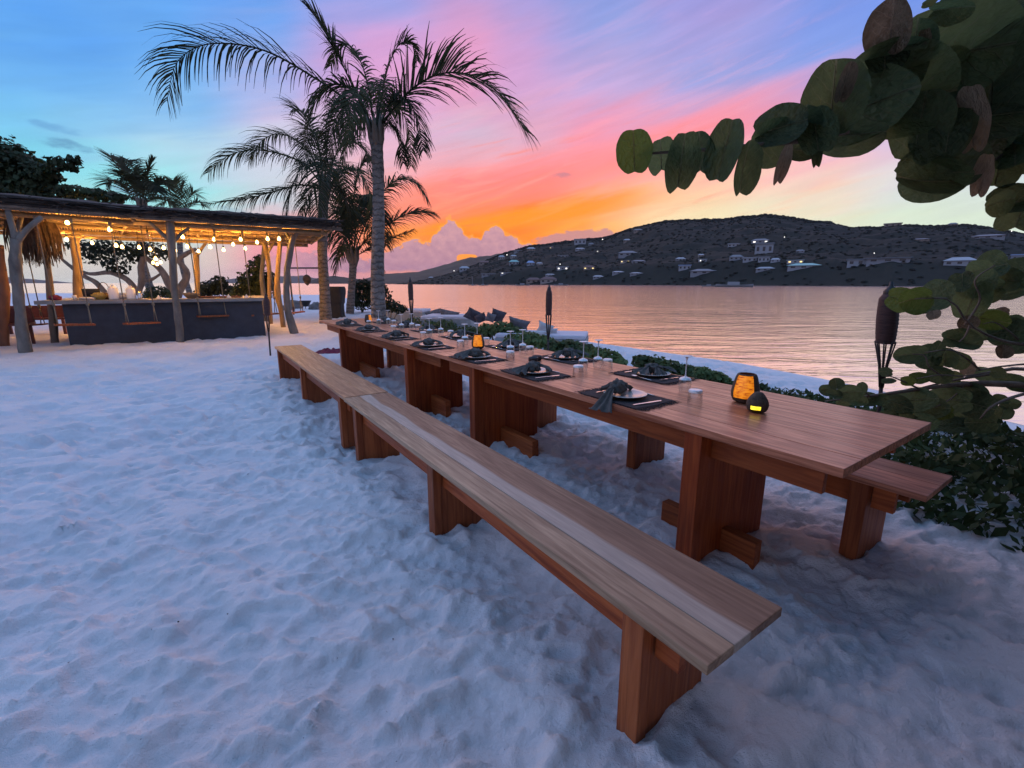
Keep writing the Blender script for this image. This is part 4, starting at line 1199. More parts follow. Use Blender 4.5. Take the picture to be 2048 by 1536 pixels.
def radial(c, azd, e0, L, droop, n=6):
    """a frond arching out from the crown: compass az, starting elevation, length, droop"""
    p = Vector(c); out = [p.copy()]; e = R(e0); h = Vector((math.sin(R(azd)), math.cos(R(azd)), 0))
    for i in range(n):
        p = p + (h*math.cos(e)+Vector((0, 0, math.sin(e))))*(L/n); out.append(p.copy()); e -= R(droop)/n*(.6+.8*i/n)
    return out
# the tall palm beside the table
Y1 = 13.0
c1 = P(752, 262, Y1)
g1 = G(757, 668)
tr1 = [Vector((P(757, 640, Y1).x, Y1, -.1)), P(755, 560, Y1), P(757, 440, Y1), P(756, 340, Y1), P(752, 268, Y1)]
F1 = [
 (PP(Y1, (748,262,0), (692,200,-.1), (617,148,-.2), (539,105,-.3), (468,88,-.4), (400,92,-.4), (352,128,-.4), (334,200,-.4)), dict(n=50, droop=.72, leaf=1.35, wid=.05)),
 (PP(Y1, (748,258,0), (718,200,.1), (690,140,.1), (664,90,.2), (638,45,.2), (615,14,.2)), dict(n=34, droop=.35, leaf=.75, flat=.35, start=.3)),
 (PP(Y1, (758,255,0), (790,215,-.1), (828,175,-.2), (880,148,-.3), (940,150,-.4), (1000,190,-.5), (1052,262,-.5)), dict(n=56, droop=.36, leaf=1.6, wid=.06)),
 (PP(Y1, (754,250,0), (764,190,.2), (776,135,.3), (796,92,.4), (822,84,.4), (834,120,.5)), dict(n=34, droop=.5, leaf=.62)),
 (PP(Y1, (748,250,0), (738,180,.2), (722,125,.3), (700,92,.4), (676,92,.4), (662,130,.5)), dict(n=34, droop=.6, leaf=.7)),
 (PP(Y1, (758,258,0), (782,205,-.3), (812,200,-.5), (836,240,-.6), (846,300,-.6)), dict(n=36, droop=.9, leaf=.75)),
 (PP(Y1, (746,258,0), (716,190,-.4), (672,168,-.7), (632,196,-.9), (612,262,-1.0)), dict(n=42, droop=.8, leaf=.9)),
 (PP(Y1, (746,260,0), (720,215,.3), (690,212,.6), (664,258,.8), (652,330,.9)), dict(n=42, droop=.9, leaf=.8)),
 (PP(Y1, (754,258,0), (768,215,.5), (796,212,.9), (818,262,1.1), (822,330,1.2)), dict(n=36, droop=.9, leaf=.7)),
 (PP(Y1, (750,256,0), (735,190,-.6), (712,180,-1.2), (700,220,-1.6), (694,290,-1.8)), dict(n=40, droop=.9, leaf=.85)),
 (PP(Y1, (752,256,0), (758,190,.8), (764,160,1.6), (772,190,2.2), (776,250,2.5)), dict(n=36, droop=.9, leaf=.8)),
 (PP(Y1, (750,262,0), (728,240,.2), (700,262,.3), (684,320,.3)), dict(n=34, droop=1.0, leaf=.7)),
 (PP(Y1, (756,262,0), (776,245,.1), (798,272,.1), (806,325,.1)), dict(n=30, droop=1.0, leaf=.6)),
]
palm('tallest coconut palm beside the far end of the table, long drooping fronds left and right', tr1, [.23, .185, .165, .15, .15, .165], F1, 1.0, 1)
# the second palm behind the bar corner
Y2 = 17.5
tr2 = [Vector((P(651, 640, Y2).x, Y2, -.1)), P(649, 580, Y2), P(645, 510, Y2), P(646, 430, Y2), P(650, 370, Y2)]
F2 = [
 (PP(Y2, (648,375,0), (610,330,-.2), (560,308,-.3), (505,300,-.4), (455,312,-.5), (418,345,-.5)), dict(n=50, droop=.7, leaf=1.15)),
 (PP(Y2, (646,370,0), (622,310,.2), (588,278,.3), (552,268,.4), (520,285,.5), (500,318,.5)), dict(n=44, droop=.65, leaf=1.0)),
 (PP(Y2, (648,380,0), (600,370,-.3), (545,384,-.5), (490,398,-.6), (412,408,-.7)), dict(n=48, droop=.55, leaf=.9)),
 (PP(Y2, (648,370,0), (640,300,.2), (620,255,.4), (604,225,.5), (590,218,.5)), dict(n=40, droop=.5, leaf=1.0)),
 (PP(Y2, (650,370,0), (654,290,.3), (664,230,.5), (676,200,.7), (690,215,.8)), dict(n=42, droop=.7, leaf=1.0)),
 (PP(Y2, (652,375,0), (672,310,.3), (700,285,.5), (728,300,.6), (742,350,.6)), dict(n=44, droop=.8, leaf=1.0)),
 (PP(Y2, (652,380,0), (680,345,-.3), (712,340,-.5), (736,372,-.6), (748,420,-.6)), dict(n=44, droop=.8, leaf=1.0)),
 (PP(Y2, (648,376,0), (628,330,-.6), (600,340,-1.0), (580,392,-1.2), (572,450,-1.3)), dict(n=44, droop=.8, leaf=1.1)),
 (PP(Y2, (650,376,0), (650,320,-.9), (645,330,-1.8), (638,390,-2.3), (634,450,-2.5)), dict(n=44, droop=.8, leaf=1.1)),
 (PP(Y2, (650,376,0), (662,330,.8), (680,340,1.6), (690,395,2.0), (694,450,2.2)), dict(n=44, droop=.8, leaf=1.1)),
 (PP(Y2, (649,372,0), (636,290,.7), (626,260,1.3), (612,280,1.8), (606,330,2.0)), dict(n=40, droop=.8, leaf=1.0)),
 (PP(Y2, (650,380,0), (634,370,.2), (612,396,.3), (602,440,.3)), dict(n=36, droop=.9, leaf=1.0)),
 (PP(Y2, (650,380,0), (670,372,.1), (690,404,.2), (698,455,.2)), dict(n=36, droop=.9, leaf=.9)),
]
palm('dark bushy coconut palm rising behind the right corner of the bar roof', tr2, [.24, .19, .175, .165, .165, .175], F2, 1.1, 2)
Y3 = 22.5
tr3 = [Vector((P(699, 622, Y3).x, Y3, -.1)), P(703, 580, Y3), P(706, 535, Y3), P(706, 512, Y3)]
F3 = [
 (PP(Y3, (706,512,0), (730,450,-.2), (765,385,-.3), (800,358,-.4), (832,368,-.4), (856,402,-.4)), dict(n=48, droop=.75, leaf=1.2)),
 (PP(Y3, (708,512,0), (742,470,-.1), (790,440,-.2), (830,424,-.3), (864,426,-.3)), dict(n=44, droop=.45, leaf=1.3)),
 (PP(Y3, (708,514,0), (742,496,-.1), (780,478,-.2), (826,460,-.3)), dict(n=40, droop=.6, leaf=.8)),
 (PP(Y3, (705,510,0), (704,430,.2), (712,370,.3), (724,330,.4), (742,316,.4)), dict(n=44, droop=.55, leaf=1.2)),
 (PP(Y3, (704,510,0), (690,430,.2), (676,380,.3), (668,350,.3)), dict(n=44, droop=.5, leaf=1.2)),
 (PP(Y3, (704,512,0), (686,460,-.4), (668,450,-.7), (656,490,-.9)), dict(n=40, droop=.8, leaf=1.1)),
 (PP(Y3, (706,512,0), (722,430,-.7), (744,400,-1.2), (762,430,-1.5), (772,490,-1.6)), dict(n=44, droop=.8, leaf=1.2)),
 (PP(Y3, (706,512,0), (700,440,-1.2), (694,420,-2.2), (688,460,-2.8), (684,510,-3)), dict(n=42, droop=.8, leaf=1.2)),
 (PP(Y3, (706,512,0), (716,420,1.0), (726,390,2.0), (738,420,2.7), (744,480,3)), dict(n=42, droop=.8, leaf=1.2)),
 (PP(Y3, (705,514,0), (690,490,.1), (676,510,.2), (670,545,.2)), dict(n=34, droop=.9, leaf=.8)),
 (PP(Y3, (708,514,0), (728,486,.1), (748,504,.2), (758,545,.2)), dict(n=34, droop=.9, leaf=.9)),
]
palm('shorter coconut palm between the tall one and the bar, fronds over the orange sky', tr3, [.20, .17, .17, .24], F3, 1.2, 3, wid=.075)
Y4 = 24.0
c4 = P(284, 412, Y4)
F4 = [(PP(Y4, (284,412,0), (262,365,0), (240,330,0), (222,312,0)), dict(n=34, droop=.25, leaf=1.0)),
      (PP(Y4, (286,412,0), (290,370,0), (300,335,0), (306,318,0)), dict(n=26, droop=.2, leaf=.5, flat=.4)),
      (PP(Y4, (284,412,0), (252,380,0), (228,362,0), (214,368,0)), dict(n=34, droop=.35, leaf=1.0)),
      (PP(Y4, (286,412,0), (270,350,.4), (262,325,.8), (258,320,1)), dict(n=34, droop=.4, leaf=1.0)),
      (PP(Y4, (286,412,0), (310,375,0), (326,362,0), (340,376,0)), dict(n=34, droop=.45, leaf=.9)),
      (PP(Y4, (284,412,0), (276,372,-.6), (266,352,-1), (250,358,-1.2)), dict(n=38, droop=.5, leaf=1.1)),
      (PP(Y4, (286,412,0), (296,380,-.7), (306,366,-1), (316,384,-1.2)), dict(n=36, droop=.5, leaf=1.0)),
      (PP(Y4, (284,412,0), (262,396,0), (240,392,0), (222,408,0)), dict(n=34, droop=.5, leaf=1.0)),
      (PP(Y4, (286,412,0), (310,396,0), (334,398,0), (350,416,0)), dict(n=34, droop=.5, leaf=.9))]
palm('bushy palm top showing above the left half of the bar roof', [Vector((c4.x, Y4, -.1)), P(284, 520, Y4), c4], [.2, .18, .18], F4, 1.0, 4, wid=.07)
Y5 = 27.0; c5 = P(362, 432, Y5)
F5 = [(PP(Y5, (362,432,0), (352,398,0), (348,372,0), (346,362,0)), dict(n=22, droop=.15, leaf=.9)),
      (PP(Y5, (362,432,0), (374,400,0), (386,384,0), (398,392,0)), dict(n=22, droop=.2, leaf=.9)),
      (PP(Y5, (362,432,0), (362,400,.2), (364,378,.3), (368,366,.4)), dict(n=22, droop=.15, leaf=.9)),
      (PP(Y5, (362,432,0), (380,412,0), (396,404,0), (408,412,0)), dict(n=22, droop=.3, leaf=.8)),
      (PP(Y5, (362,432,0), (346,410,0), (332,402,0), (322,410,0)), dict(n=22, droop=.3, leaf=.8))]
palm('young palm with a fan of thin fronds just above the middle of the bar roof', [Vector((c5.x, Y5, -.1)), P(362, 520, Y5), c5], [.15, .14, .14], F5, .9, 5, wid=.06)

# ------------------------------------------------------------------ leaf clouds
def leaf_cloud(mb, blobs, n, size, seed, flat=.5):
    """blobs: (x, y, z, rx, ry, rz); many small leaf faces, denser towards the skin"""
    r_ = random.Random(seed)
    wts = [b[3]*b[4]+b[4]*b[5] for b in blobs]
    for _ in range(n):
        b = r_.choices(blobs, wts)[0]
        while True:
            d = Vector((r_.uniform(-1, 1), r_.uniform(-1, 1), r_.uniform(-1, 1)))
            if .02 < d.length < 1: break
        d.normalize(); q = r_.uniform(.45, 1.04)**.6
        q *= 1+.28*mnoise.noise(d*2.3+Vector((b[0], b[1], b[2])))
        p = Vector((b[0]+d.x*b[3]*q, b[1]+d.y*b[4]*q, b[2]+d.z*b[5]*q))
        nrm = (d + Vector((r_.uniform(-1, 1), r_.uniform(-1, 1), r_.uniform(-.3, 1.2)))*.9).normalized()
        u_ = nrm.cross(Vector((r_.uniform(-1, 1), r_.uniform(-1, 1), .3))).normalized(); v_ = nrm.cross(u_)
        s_ = size*r_.uniform(.6, 1.35)
        mb.add([p-u_*s_*.5, p-u_*s_*.1-v_*s_*.38, p+u_*s_*.5, p-u_*s_*.05+v_*s_*.38], [(0, 1, 2, 3)])
    return mb
def rel(pts, base): return [Vector(p)-base for p in pts]

# big tree at the left edge behind the bar
bY = 15.5; base = Vector((P(-40, 600, bY).x, bY, 0))
t = thing('broadleaf_tree', 'dark green tree at the left edge rising above the bar roof', 'tree', base)
mb = MB(); mb.tube([Vector((0, 0, -.2)), Vector((.2, 0, 1.6)), Vector((-.1, .2, 3.2)), Vector((.6, .1, 4.2))], [.32, .26, .2, .08], 10, wob=.2); mb.build('trunk', M['bark'], t, True)
mb = MB()
for q in ((P(80, 335, bY), .05), (P(150, 322, bY-.4), .035), (P(200, 385, bY), .04)):
    mb.tube(rel([base+Vector((-.1, .2, 3.0)), (base+Vector((0, 0, 3.6)))*.5+q[0]*.5+Vector((0, 0, .1)), q[0]], base), [.1, .07, .02], 6, wob=.2)
mb.build('limb', M['bark'], t, True)
bl = []
def B(u, v, Y, rpx, rz=None, ry=None):
    p = P(u, v, Y)-base; r_ = rpx/F_PX*Y; return (p.x, p.y, p.z, r_, ry or r_, (rz/F_PX*Y) if rz else r_)
for a in ((-40,340,bY,70), (20,330,bY,46), (50,352,bY,44), (10,372,bY,46), (75,366,bY,30,24), (95,338,bY-.3,20,10), (126,328,bY-.4,26,12), (148,320,bY-.4,12,8), (80,330,bY-.3,14,10), (40,385,bY,50,26), (100,390,bY,36,18),
          (150,384,bY,34,12), (195,390,bY,30,12), (230,396,bY,18,9), (88,352,bY-.2,26,10)):
    bl.append(B(*a))
leaf_cloud(MB(), [], 0, 0, 0)
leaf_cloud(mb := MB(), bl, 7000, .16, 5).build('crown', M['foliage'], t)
# gnarled tree behind the counter
bY = 21.0; base = Vector((P(348, 592, bY).x, bY, 0))
t = thing('gnarled_tree', 'gnarled leaning tree with bent bare limbs behind the bar counter', 'tree', base)
mb = MB()
def limb(pts, rads): mb.tube(catmull(rel([P(u, v, bY+d) for u, v, d in pts], base), 16), [float(np.interp(i/16, np.linspace(0, 1, len(rads)), rads))*.72 for i in range(17)], 8, wob=.3)
limb([(352,605,0), (346,585,0), (330,550,0), (305,525,0), (275,505,0), (240,486,0)], [.30, .26, .2, .16, .12, .06])
limb([(350,600,0), (362,575,.2), (372,558,.2), (372,540,.2), (358,520,.2), (372,508,.2), (392,498,.2)], [.28, .22, .2, .18, .16, .14, .09])
limb([(276,588,0), (284,560,0), (282,535,0), (288,510,0), (296,488,0)], [.16, .2, .18, .14, .08])
limb([(276,588,0), (255,560,.1), (220,545,.1), (180,548,.1), (150,535,.1)], [.16, .18, .15, .1, .05])
limb([(210,585,.2), (192,565,.2), (168,552,.2), (135,528,.2), (110,505,.2)], [.14, .15, .13, .1, .05])
limb([(284,562,0), (305,558,0), (325,545,0)], [.12, .1, .06])
mb.build('limbs', M['bark'], t, True)
bl = [B(*a) for a in ((182,500,bY,24,16), (208,512,bY,26,20), (230,528,bY,24,16), (212,492,bY,30,14), (250,500,bY,26,14), (275,498,bY,26,14), (305,500,bY,28,16), (240,540,bY,14,10), (180,520,bY,12,10), (268,516,bY,16,9), (330,508,bY,18,12), (160,490,bY,22,12))]
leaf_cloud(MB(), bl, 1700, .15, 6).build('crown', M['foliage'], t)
# bushes behind the counter
def bush(label, u, v, Y, blobs, n, size, seed, material='foliage', name='leafy_bush', cat='bush', group=None, stem=True):
    global base
    p = P(u, v, Y); base = Vector((p.x, Y, sand_z(p.x, Y)))
    t = thing(name, label, cat, base, 0, group)
    if stem:
        sm = MB(); r_ = random.Random(seed)
        for b in [B(*a) for a in blobs][:5]:
            sm.tube([Vector((0, 0, -.05)), Vector((b[0]*.4, b[1]*.4, b[2]*.5)), Vector((b[0], b[1], b[2]))], [.03, .022, .01], 5)
        sm.build('stem', M['bark'], t, True)
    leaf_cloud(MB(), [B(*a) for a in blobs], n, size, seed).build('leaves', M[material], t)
    return t
bush('small round bush behind the counter, left of the taller one', 432, 590, 19, [(420,576,19,22,14), (440,566,19,16,14), (450,580,19,18,10), (408,584,19,14,8)], 1300, .13, 8)
bush('tall dark bush behind the right end of the counter', 508, 596, 18.5, [(508,565,18.5,26,28), (490,575,18.5,22,22), (526,575,18.5,22,26), (512,535,18.5,16,14), (518,518,18.5,10,8), (535,560,18.5,14,22), (480,588,18.5,20,10)], 2600, .13, 9)
bush('dark clipped hedge between two palm trunks', 724, 622, 23.5, [(724,592,23.5,20,28), (740,590,23.5,18,28), (712,590,23.5,10,26), (728,570,23.5,18,12)], 2600, .11, 10, 'foliage', 'clipped_hedge', 'hedge')
bush('twiggy dark shrub at the foot of the tall palm trunk', 778, 622, 15.5, [(772,600,15.5,12,22), (784,612,15.5,18,12), (800,618,15.5,16,8), (770,578,15.5,6,10)], 900, .09, 11, 'foliage')
bush('low dark mound of shrubs behind the counter', 330, 592, 20.0, [(318,584,20,20,12), (340,588,20,14,8), (298,590,20,14,7)], 700, .12, 12)

# ------------------------------------------------------------------ the bar
def ground(u, v): p = G(u, v); return Vector((p.x, p.y, sand_z(p.x, p.y)))
RZ = 2.86
F0, F1_, F2_ = Vector((-13.6, 5.9, 0)), Vector((-8.62, 11.05, 0)), Vector((-4.95, 13.35, 0))
B0, B1_, B2_ = Vector((-17.6, 10.2, 0)), Vector((-12.6, 15.4, 0)), Vector((-7.6, 18.2, 0))
pav = thing('bar_pavilion', 'reed roofed beach bar shelter on crooked tree trunk posts with warm lights under it', 'shelter', (0, 0, 0))
mb = MB()
def roof_pt(a, b, up):
    # a along 0..2 over F0-F1-F2, b from front to back
    f = F0.lerp(F1_, a) if a <= 1 else F1_.lerp(F2_, a-1)
    k = B0.lerp(B1_, a) if a <= 1 else B1_.lerp(B2_, a-1)
    p = f.lerp(k, b); crown = .34*math.sin(min(1, b*1.0)*math.pi)
    return Vector((p.x, p.y, RZ + up + (crown if up > .05 else crown*.30) + .02*mnoise.noise(Vector((a*40, b*9, up)))))
mb.grid(lambda x, y: roof_pt(x*2, -.03+1.06*y, .24+.05*mnoise.noise(Vector((x*90, y*14, 3)))), 60, 16)
mb.grid(lambda x, y: roof_pt(x*2, y, .065), 40, 8, True)
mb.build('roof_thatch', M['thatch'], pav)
# layered poles along the eaves
rr_ = random.Random(5)
for (A_, B_2) in ((F0, F1_), (F1_, F2_), (F2_, B2_)):
    d = (B_2-A_).normalized(); nrm = Vector((d.y, -d.x, 0))
    for k in range(6):
        z = RZ+.03+k*.045; off = nrm*(.03*k*.4+rr_.uniform(-.02, .03)-.02)
        n = 7; pts = [A_.lerp(B_2, i/n)+off+Vector((0, 0, z+rr_.uniform(-.014, .014))) for i in range(n+1)]
        pts[0] -= d*rr_.uniform(0, .12); pts[-1] += d*rr_.uniform(.02, .25)
        MB().tube(pts, [rr_.uniform(.020, .036) for _ in pts], 7, wob=.2).build('eaves_pole', M['thatch'] if k > 1 else M['bark'], pav, True)
mb = MB()
for i in range(700):      # ragged reed ends along the eave
    a = rr_.uniform(.3, 2.02); p = roof_pt(min(a, 2), rr_.uniform(-.02, .04), .1+rr_.uniform(-.04, .16)); q = p+Vector((rr_.uniform(-.25, .45), rr_.uniform(-.35, .15), rr_.uniform(-.05, .06)))
    mb.tube([p, q], [.012, .004], 4)
tag(mb.build('reed_ends', M['thatch'], pav), kind='stuff')
# ceiling: reeds over rafters
mb = MB()
for i in range(240):
    a = i/239*2
    mb.tube([roof_pt(a, .0, .045), roof_pt(a, .33, .05), roof_pt(a, .66, .05), roof_pt(a, 1.0, .045)], .021, 5, False)
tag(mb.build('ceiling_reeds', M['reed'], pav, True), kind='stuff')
for b in (.06, .30, .55, .80, .97):
    MB().tube([roof_pt(a, b, -.06) for a in (.2, .6, 1.0)], .055, 8, wob=.15).build('beam', M['post_tan'], pav, True)
    MB().tube([roof_pt(a, b, -.06) for a in (1.0, 1.5, 1.97)], .055, 8, wob=.15).build('beam', M['post_tan'], pav, True)
for a in (.35, .7, 1.0, 1.35, 1.7, 1.94):
    MB().tube([roof_pt(a, b, -.015) for b in (.03, .35, .7, .98)], .04, 8, wob=.15).build('rafter', M['post_tan'], pav, True)
def post(pts, rads, forks, material, base_uv=None, Y=None, zbase=None):
    """pts: photo positions from the foot up; all on the post's own depth"""
    if base_uv: g = ground(*base_uv); Yp = g.y; z0 = g.z
    else: Yp = Y; z0 = zbase
    mb = MB(); path = [P(u, v, Yp) for u, v in pts]
    path[0].z = z0-.12; rads = [q*.68 for q in rads]; forks = [(a_, b_*.72) for a_, b_ in forks]
    mb.tube(catmull(path, 14), [float(np.interp(i/14, np.linspace(0, 1, len(rads)), rads)) for i in range(15)], 10, wob=.3)
    for fk in forks:
        q = [P(u, v, Yp+dy) for u, v, dy in fk[0]]
        mb.tube(catmull(q, 6), [fk[1]*(1-.25*i/6) for i in range(7)], 8, wob=.25)
    return mb.build('post', material, pav, True)
post([(50,705), (44,650), (37,590), (31,530), (32,478)], [.17, .15, .13, .14, .12], [([(32,482,0), (24,450,0), (16,420,0)], .085), ([(33,484,0), (55,458,.1), (84,434,.2)], .085), ([(34,470,0), (38,450,.3), (43,434,.6)], .07)], M['bark_pale'], (50, 705))
post([(108,682), (103,620), (98,560), (93,500), (88,440)], [.13, .11, .10, .09, .09], [], M['bark'], (104, 684))
post([(6,694), (4,640), (8,590), (2,540), (0,490)], [.17, .16, .15, .12, .10], [], M['post_red'], (8, 692))
post([(359,682), (357,640), (350,590), (346,540), (343,480), (338,432)], [.12, .13, .11, .12, .13, .12], [([(341,482,0), (318,462,-.1), (298,444,-.2)], .07), ([(344,486,0), (362,468,.2), (378,455,.3)], .06)], M['bark_pale'], (359, 683))
post([(590,667), (580,640), (573,600), (574,550), (580,500), (588,470)], [.17, .15, .13, .12, .12, .13], [([(586,478,0), (594,464,0), (602,452,0)], .10), ([(583,486,0), (572,466,.2), (560,455,.4)], .06)], M['bark_pale'], (590, 667))
post([(567,657), (562,620), (554,585), (556,540), (559,500), (561,470)], [.12, .11, .15, .11, .10, .10], [], M['post_tan'], (566, 655))
post([(541,640), (539,590), (538,540), (533,505), (526,480)], [.10, .09, .10, .13, .10], [([(534,508,0), (545,490,0), (554,476,0)], .07), ([(531,502,0), (522,480,0), (512,470,0)], .06)], M['post_tan'], None, 16.6, 0)
post([(527,600), (524,560), (526,520), (528,486)], [.13, .12, .11, .10], [], M['bark_pale'], None, 18.0, 0)
post([(396,640), (395,580), (393,530), (392,506)], [.12, .12, .13, .14], [([(392,512,0), (382,497,0), (372,484,0)], .08), ([(393,512,0), (404,496,0), (414,484,0)], .08)], M['post_tan'], None, 17.0, 0)
post([(157,640), (156,580), (154,530), (150,490), (146,468)], [.20, .18, .17, .16, .17], [([(150,486,0), (162,470,0), (172,462,0)], .09)], M['post_tan'], None, 14.6, 0)
# counter
cA, cB = G(140, 690), G(532, 671)
cA.z = cB.z = 0
cd = (cB-cA).normalized(); cn = Vector((-cd.y, cd.x, 0)); cL = (cB-cA).length
ct = thing('bar_counter', 'long dark bar counter with a grey slab top under the reed roof', 'bar counter', cA, math.atan2(cd.y, cd.x))
MB().box(0, cL, 0, .09, -.1, .955).build('front_panel', M['counter'], ct, bevel=.006)
MB().box(0, .09, .092, 2.2, -.1, .955).build('end_panel', M['counter'], ct, bevel=.006)
MB().box(cL-.09, cL, .092, 2.2, -.1, .955).build('end_panel', M['counter'], ct, bevel=.006)
MB().box(-.42, cL+.10, -.16, .62, .958, 1.045).build('counter_top', M['counter_top'], ct, bevel=.008)
MB().box(-.42, .40, .623, 2.5, .958, 1.045).build('counter_top', M['counter_top'], ct, bevel=.008)
MB().box(cL-.55, cL+.10, .623, 2.5, .958, 1.045).build('counter_top', M['counter_top'], ct, bevel=.008)
MB().box(.5, cL-.6, 2.1, 2.5, .55, .62).build('back_shelf', M['post_tan'], ct, bevel=.005)
def on_counter(u, v=585, d=.25):
    """a spot on the slab under a photo column"""
    p = G(u, v, 1.0455); return p
CT = 1.0465
def counter_item(name, label, cat, u, dd, mesh_fn, material, group=None, rotz=0):
    # dd: distance back from the slab's front edge
    d = ray(u, 600); o = cA + cn*(dd-.16)
    # intersection of the vertical plane through the column with the line along the counter
    den = cd.x*d.y-cd.y*d.x
    s_ = (o.y*d.x-o.x*d.y)/den
    p = o+cd*s_; mb = MB(); mesh_fn(mb)
    ob = mb.build(name, material, None, True, 0, Vector((p.x, p.y, CT)), rotz)
    return tag(ob, label, cat, group)
def bottle(h, r):
    return lambda mb: mb.lathe([(0, 0), (r, 0), (r*1.02, .02), (r, h*.72), (r*.75, h*.80), (r*.42, h*.84), (r*.42, h*.93), (r*.25, h*.95), (r*.22, h), (0, h)], 20)
def bowl(h, r):
    return lambda mb: mb.lathe([(0, 0), (r*.5, 0), (r*.55, .01), (r*.9, h*.6), (r, h), (r*.95, h), (r*.8, h*.55), (0, .02)], 20)
counter_item('drinks_dispenser', 'white drinks dispenser, the left of the two on the counter', 'dispenser', 229, .30, bottle(.36, .10), M['white'], 'white dispensers on the counter')
counter_item('drinks_dispenser', 'white drinks dispenser, the right of the two on the counter', 'dispenser', 264, .30, bottle(.34, .095), M['white'], 'white dispensers on the counter')
counter_item('fruit_bowl', 'yellow fruit bowl left of the white dispensers', 'bowl', 200, .32, lambda mb: (bowl(.12, .16)(mb), [mb.blob((.06*math.cos(k*1.3), .06*math.sin(k*1.3), .12), .055, .055, .05, 10, 8, .05) for k in range(5)]), mat('yellow_fruit', (.36, .25, .06), .7, .3, 20))
counter_item('ice_bucket', 'round cream bucket between the two white dispensers', 'bucket', 246, .45, lambda mb: mb.lathe([(0, 0), (.10, 0), (.125, .15), (.115, .15), (.09, .02), (0, .02)], 20), M['pillow_pale'])
counter_item('glass_stack', 'short dark cocktail shaker right of the white dispensers', 'shaker', 281, .30, bottle(.20, .05), M['steel'])
counter_item('folded_towel', 'pale folded cloth on the left part of the counter', 'towel', 176, .25, lambda mb: mb.blob((0, 0, .03), .20, .11, .04, 16, 8, .3), M['pillow_pale'])
counter_item('cloth_heap', 'dark red cloth heap at the left end of the counter', 'cloth', 112, .35, lambda mb: mb.blob((0, 0, .05), .13, .10, .07, 14, 8, .4), M['red_cloth'])
counter_item('paper_cup', 'small white cup near the left end of the counter', 'cup', 150, .28, lambda mb: mb.lathe([(0, 0), (.035, 0), (.045, .11), (.04, .11), (.03, .01), (0, .01)], 16), M['white'])
counter_item('wicker_basket', 'dark wicker basket with an arched handle behind the counter front', 'basket', 212, .55, lambda mb: (mb.lathe([(0, 0), (.12, 0), (.15, .16), (.135, .16), (.11, .01), (0, .01)], 18), mb.tube([(.145*math.cos(k*math.pi/12), 0, .15+.26*math.sin(k*math.pi/12)) for k in range(13)], .008, 6)), M['dry'])
counter_item('menu_stand', 'black angled menu stand on the counter', 'stand', 186, .50, lambda mb: (mb.obox((0, 0, .13), Vector((1, 0, 0)), Vector((0, .97, .25)), Vector((0, -.25, .97)), .17, .012, .13), mb.box(-.14, .14, -.06, .06, 0, .012)), M['black'], None, math.atan2(cd.y, cd.x))
counter_item('woven_bowl', 'tan woven bowl right of the centre post', 'bowl', 384, .40, bowl(.14, .19), M['post_tan'])
def shell(mb): mb.lathe([(0, 0), (.055, 0), (.05, .02), (.028, .05), (.012, .085), (0, .10)], 14); mb.blob((.04, .01, .02), .05, .035, .025, 10, 6, .3)
for i, (u, lab) in enumerate(((318, 'small white conch shell left of the centre post'), (458, 'white conch shell, the left one of the right hand pair'), (494, 'white conch shell at the right end of the counter'))):
    counter_item('conch_shell', lab, 'shell', u, .28, shell, M['white'], 'shells on the counter', i*1.1)
counter_item('serving_tray', 'long wooden tray on the right part of the counter', 'tray', 440, .42, lambda mb: (mb.box(-.5, .5, -.12, .12, 0, .015), mb.box(-.5, .5, -.12, -.10, .0155, .05), mb.box(-.5, .5, .10, .12, .0155, .05)), M['post_red'], None, math.atan2(cd.y, cd.x))
counter_item('potted_plant', 'small potted plant at the right end of the counter', 'plant', 480, .55, lambda mb: (mb.lathe([(0, 0), (.05, 0), (.07, .1), (.06, .1), (0, .08)], 14), leaf_cloud(mb, [(0, 0, .2, .11, .11, .12)], 160, .06, 3)), M['foliage'])

# swings hanging from the eaves
def swing(label, u0, v0, u1, v1, Y0, Y1_, rope=True, ztop=RZ-.08, group='rope swings hanging in front of the bar'):
    a, b = P(u0, v0, Y0), P(u1, v1, Y1_); c = (a+b)/2
    t = thing('rope_swing', label, 'swing', c, 0, group)
    d = (b-a); L = d.length; d.normalize()
    up = Vector((0, 0, 1)); sd_ = d.cross(up).normalized(); up = sd_.cross(d)
    MB().obox((0, 0, 0), d, sd_, up, L/2, .11, .020).build('seat', M['bench_leg'], t, bevel=.005)
    for e in (-1, 1):
        m_ = MB(); p = d*e*(L/2-.06)
        top_ = Vector((p.x, p.y, ztop-c.z)); kn = p+Vector((0, 0, .42))
        m_.tube([p+sd_*.08, kn], .011, 5); m_.tube([p-sd_*.08, kn], .011, 5); m_.tube([kn, top_], .012, 5)
        m_.blob(kn+Vector((0, 0, .03)), .032, .032, .05, 8, 6, .2); m_.blob(top_+Vector((0, 0, -.02)), .035, .035, .06, 8, 6, .2)
        m_.build('rope', M['rope'], t, True)
swing('plank swing in front of the left end of the counter', 108, 650, 190, 649, 10.0, 10.5)
swing('plank swing hanging left of the centre post before the dark counter', 249, 648, 318, 645, 10.9, 11.5)
swing('plank swing hanging right of the centre post before the dark counter', 395, 633, 456, 631, 12.0, 12.5)
swing('plank swing at the right end of the counter by the dark torch', 500, 631, 556, 627, 12.8, 13.4)
swing('tilted swing hanging right of the rightmost pale post', 584, 626, 607, 623, 14.6, 14.9)
swing('round dark seat swing by the leftmost crooked post', 62, 650, 92, 648, 11.6, 11.7)
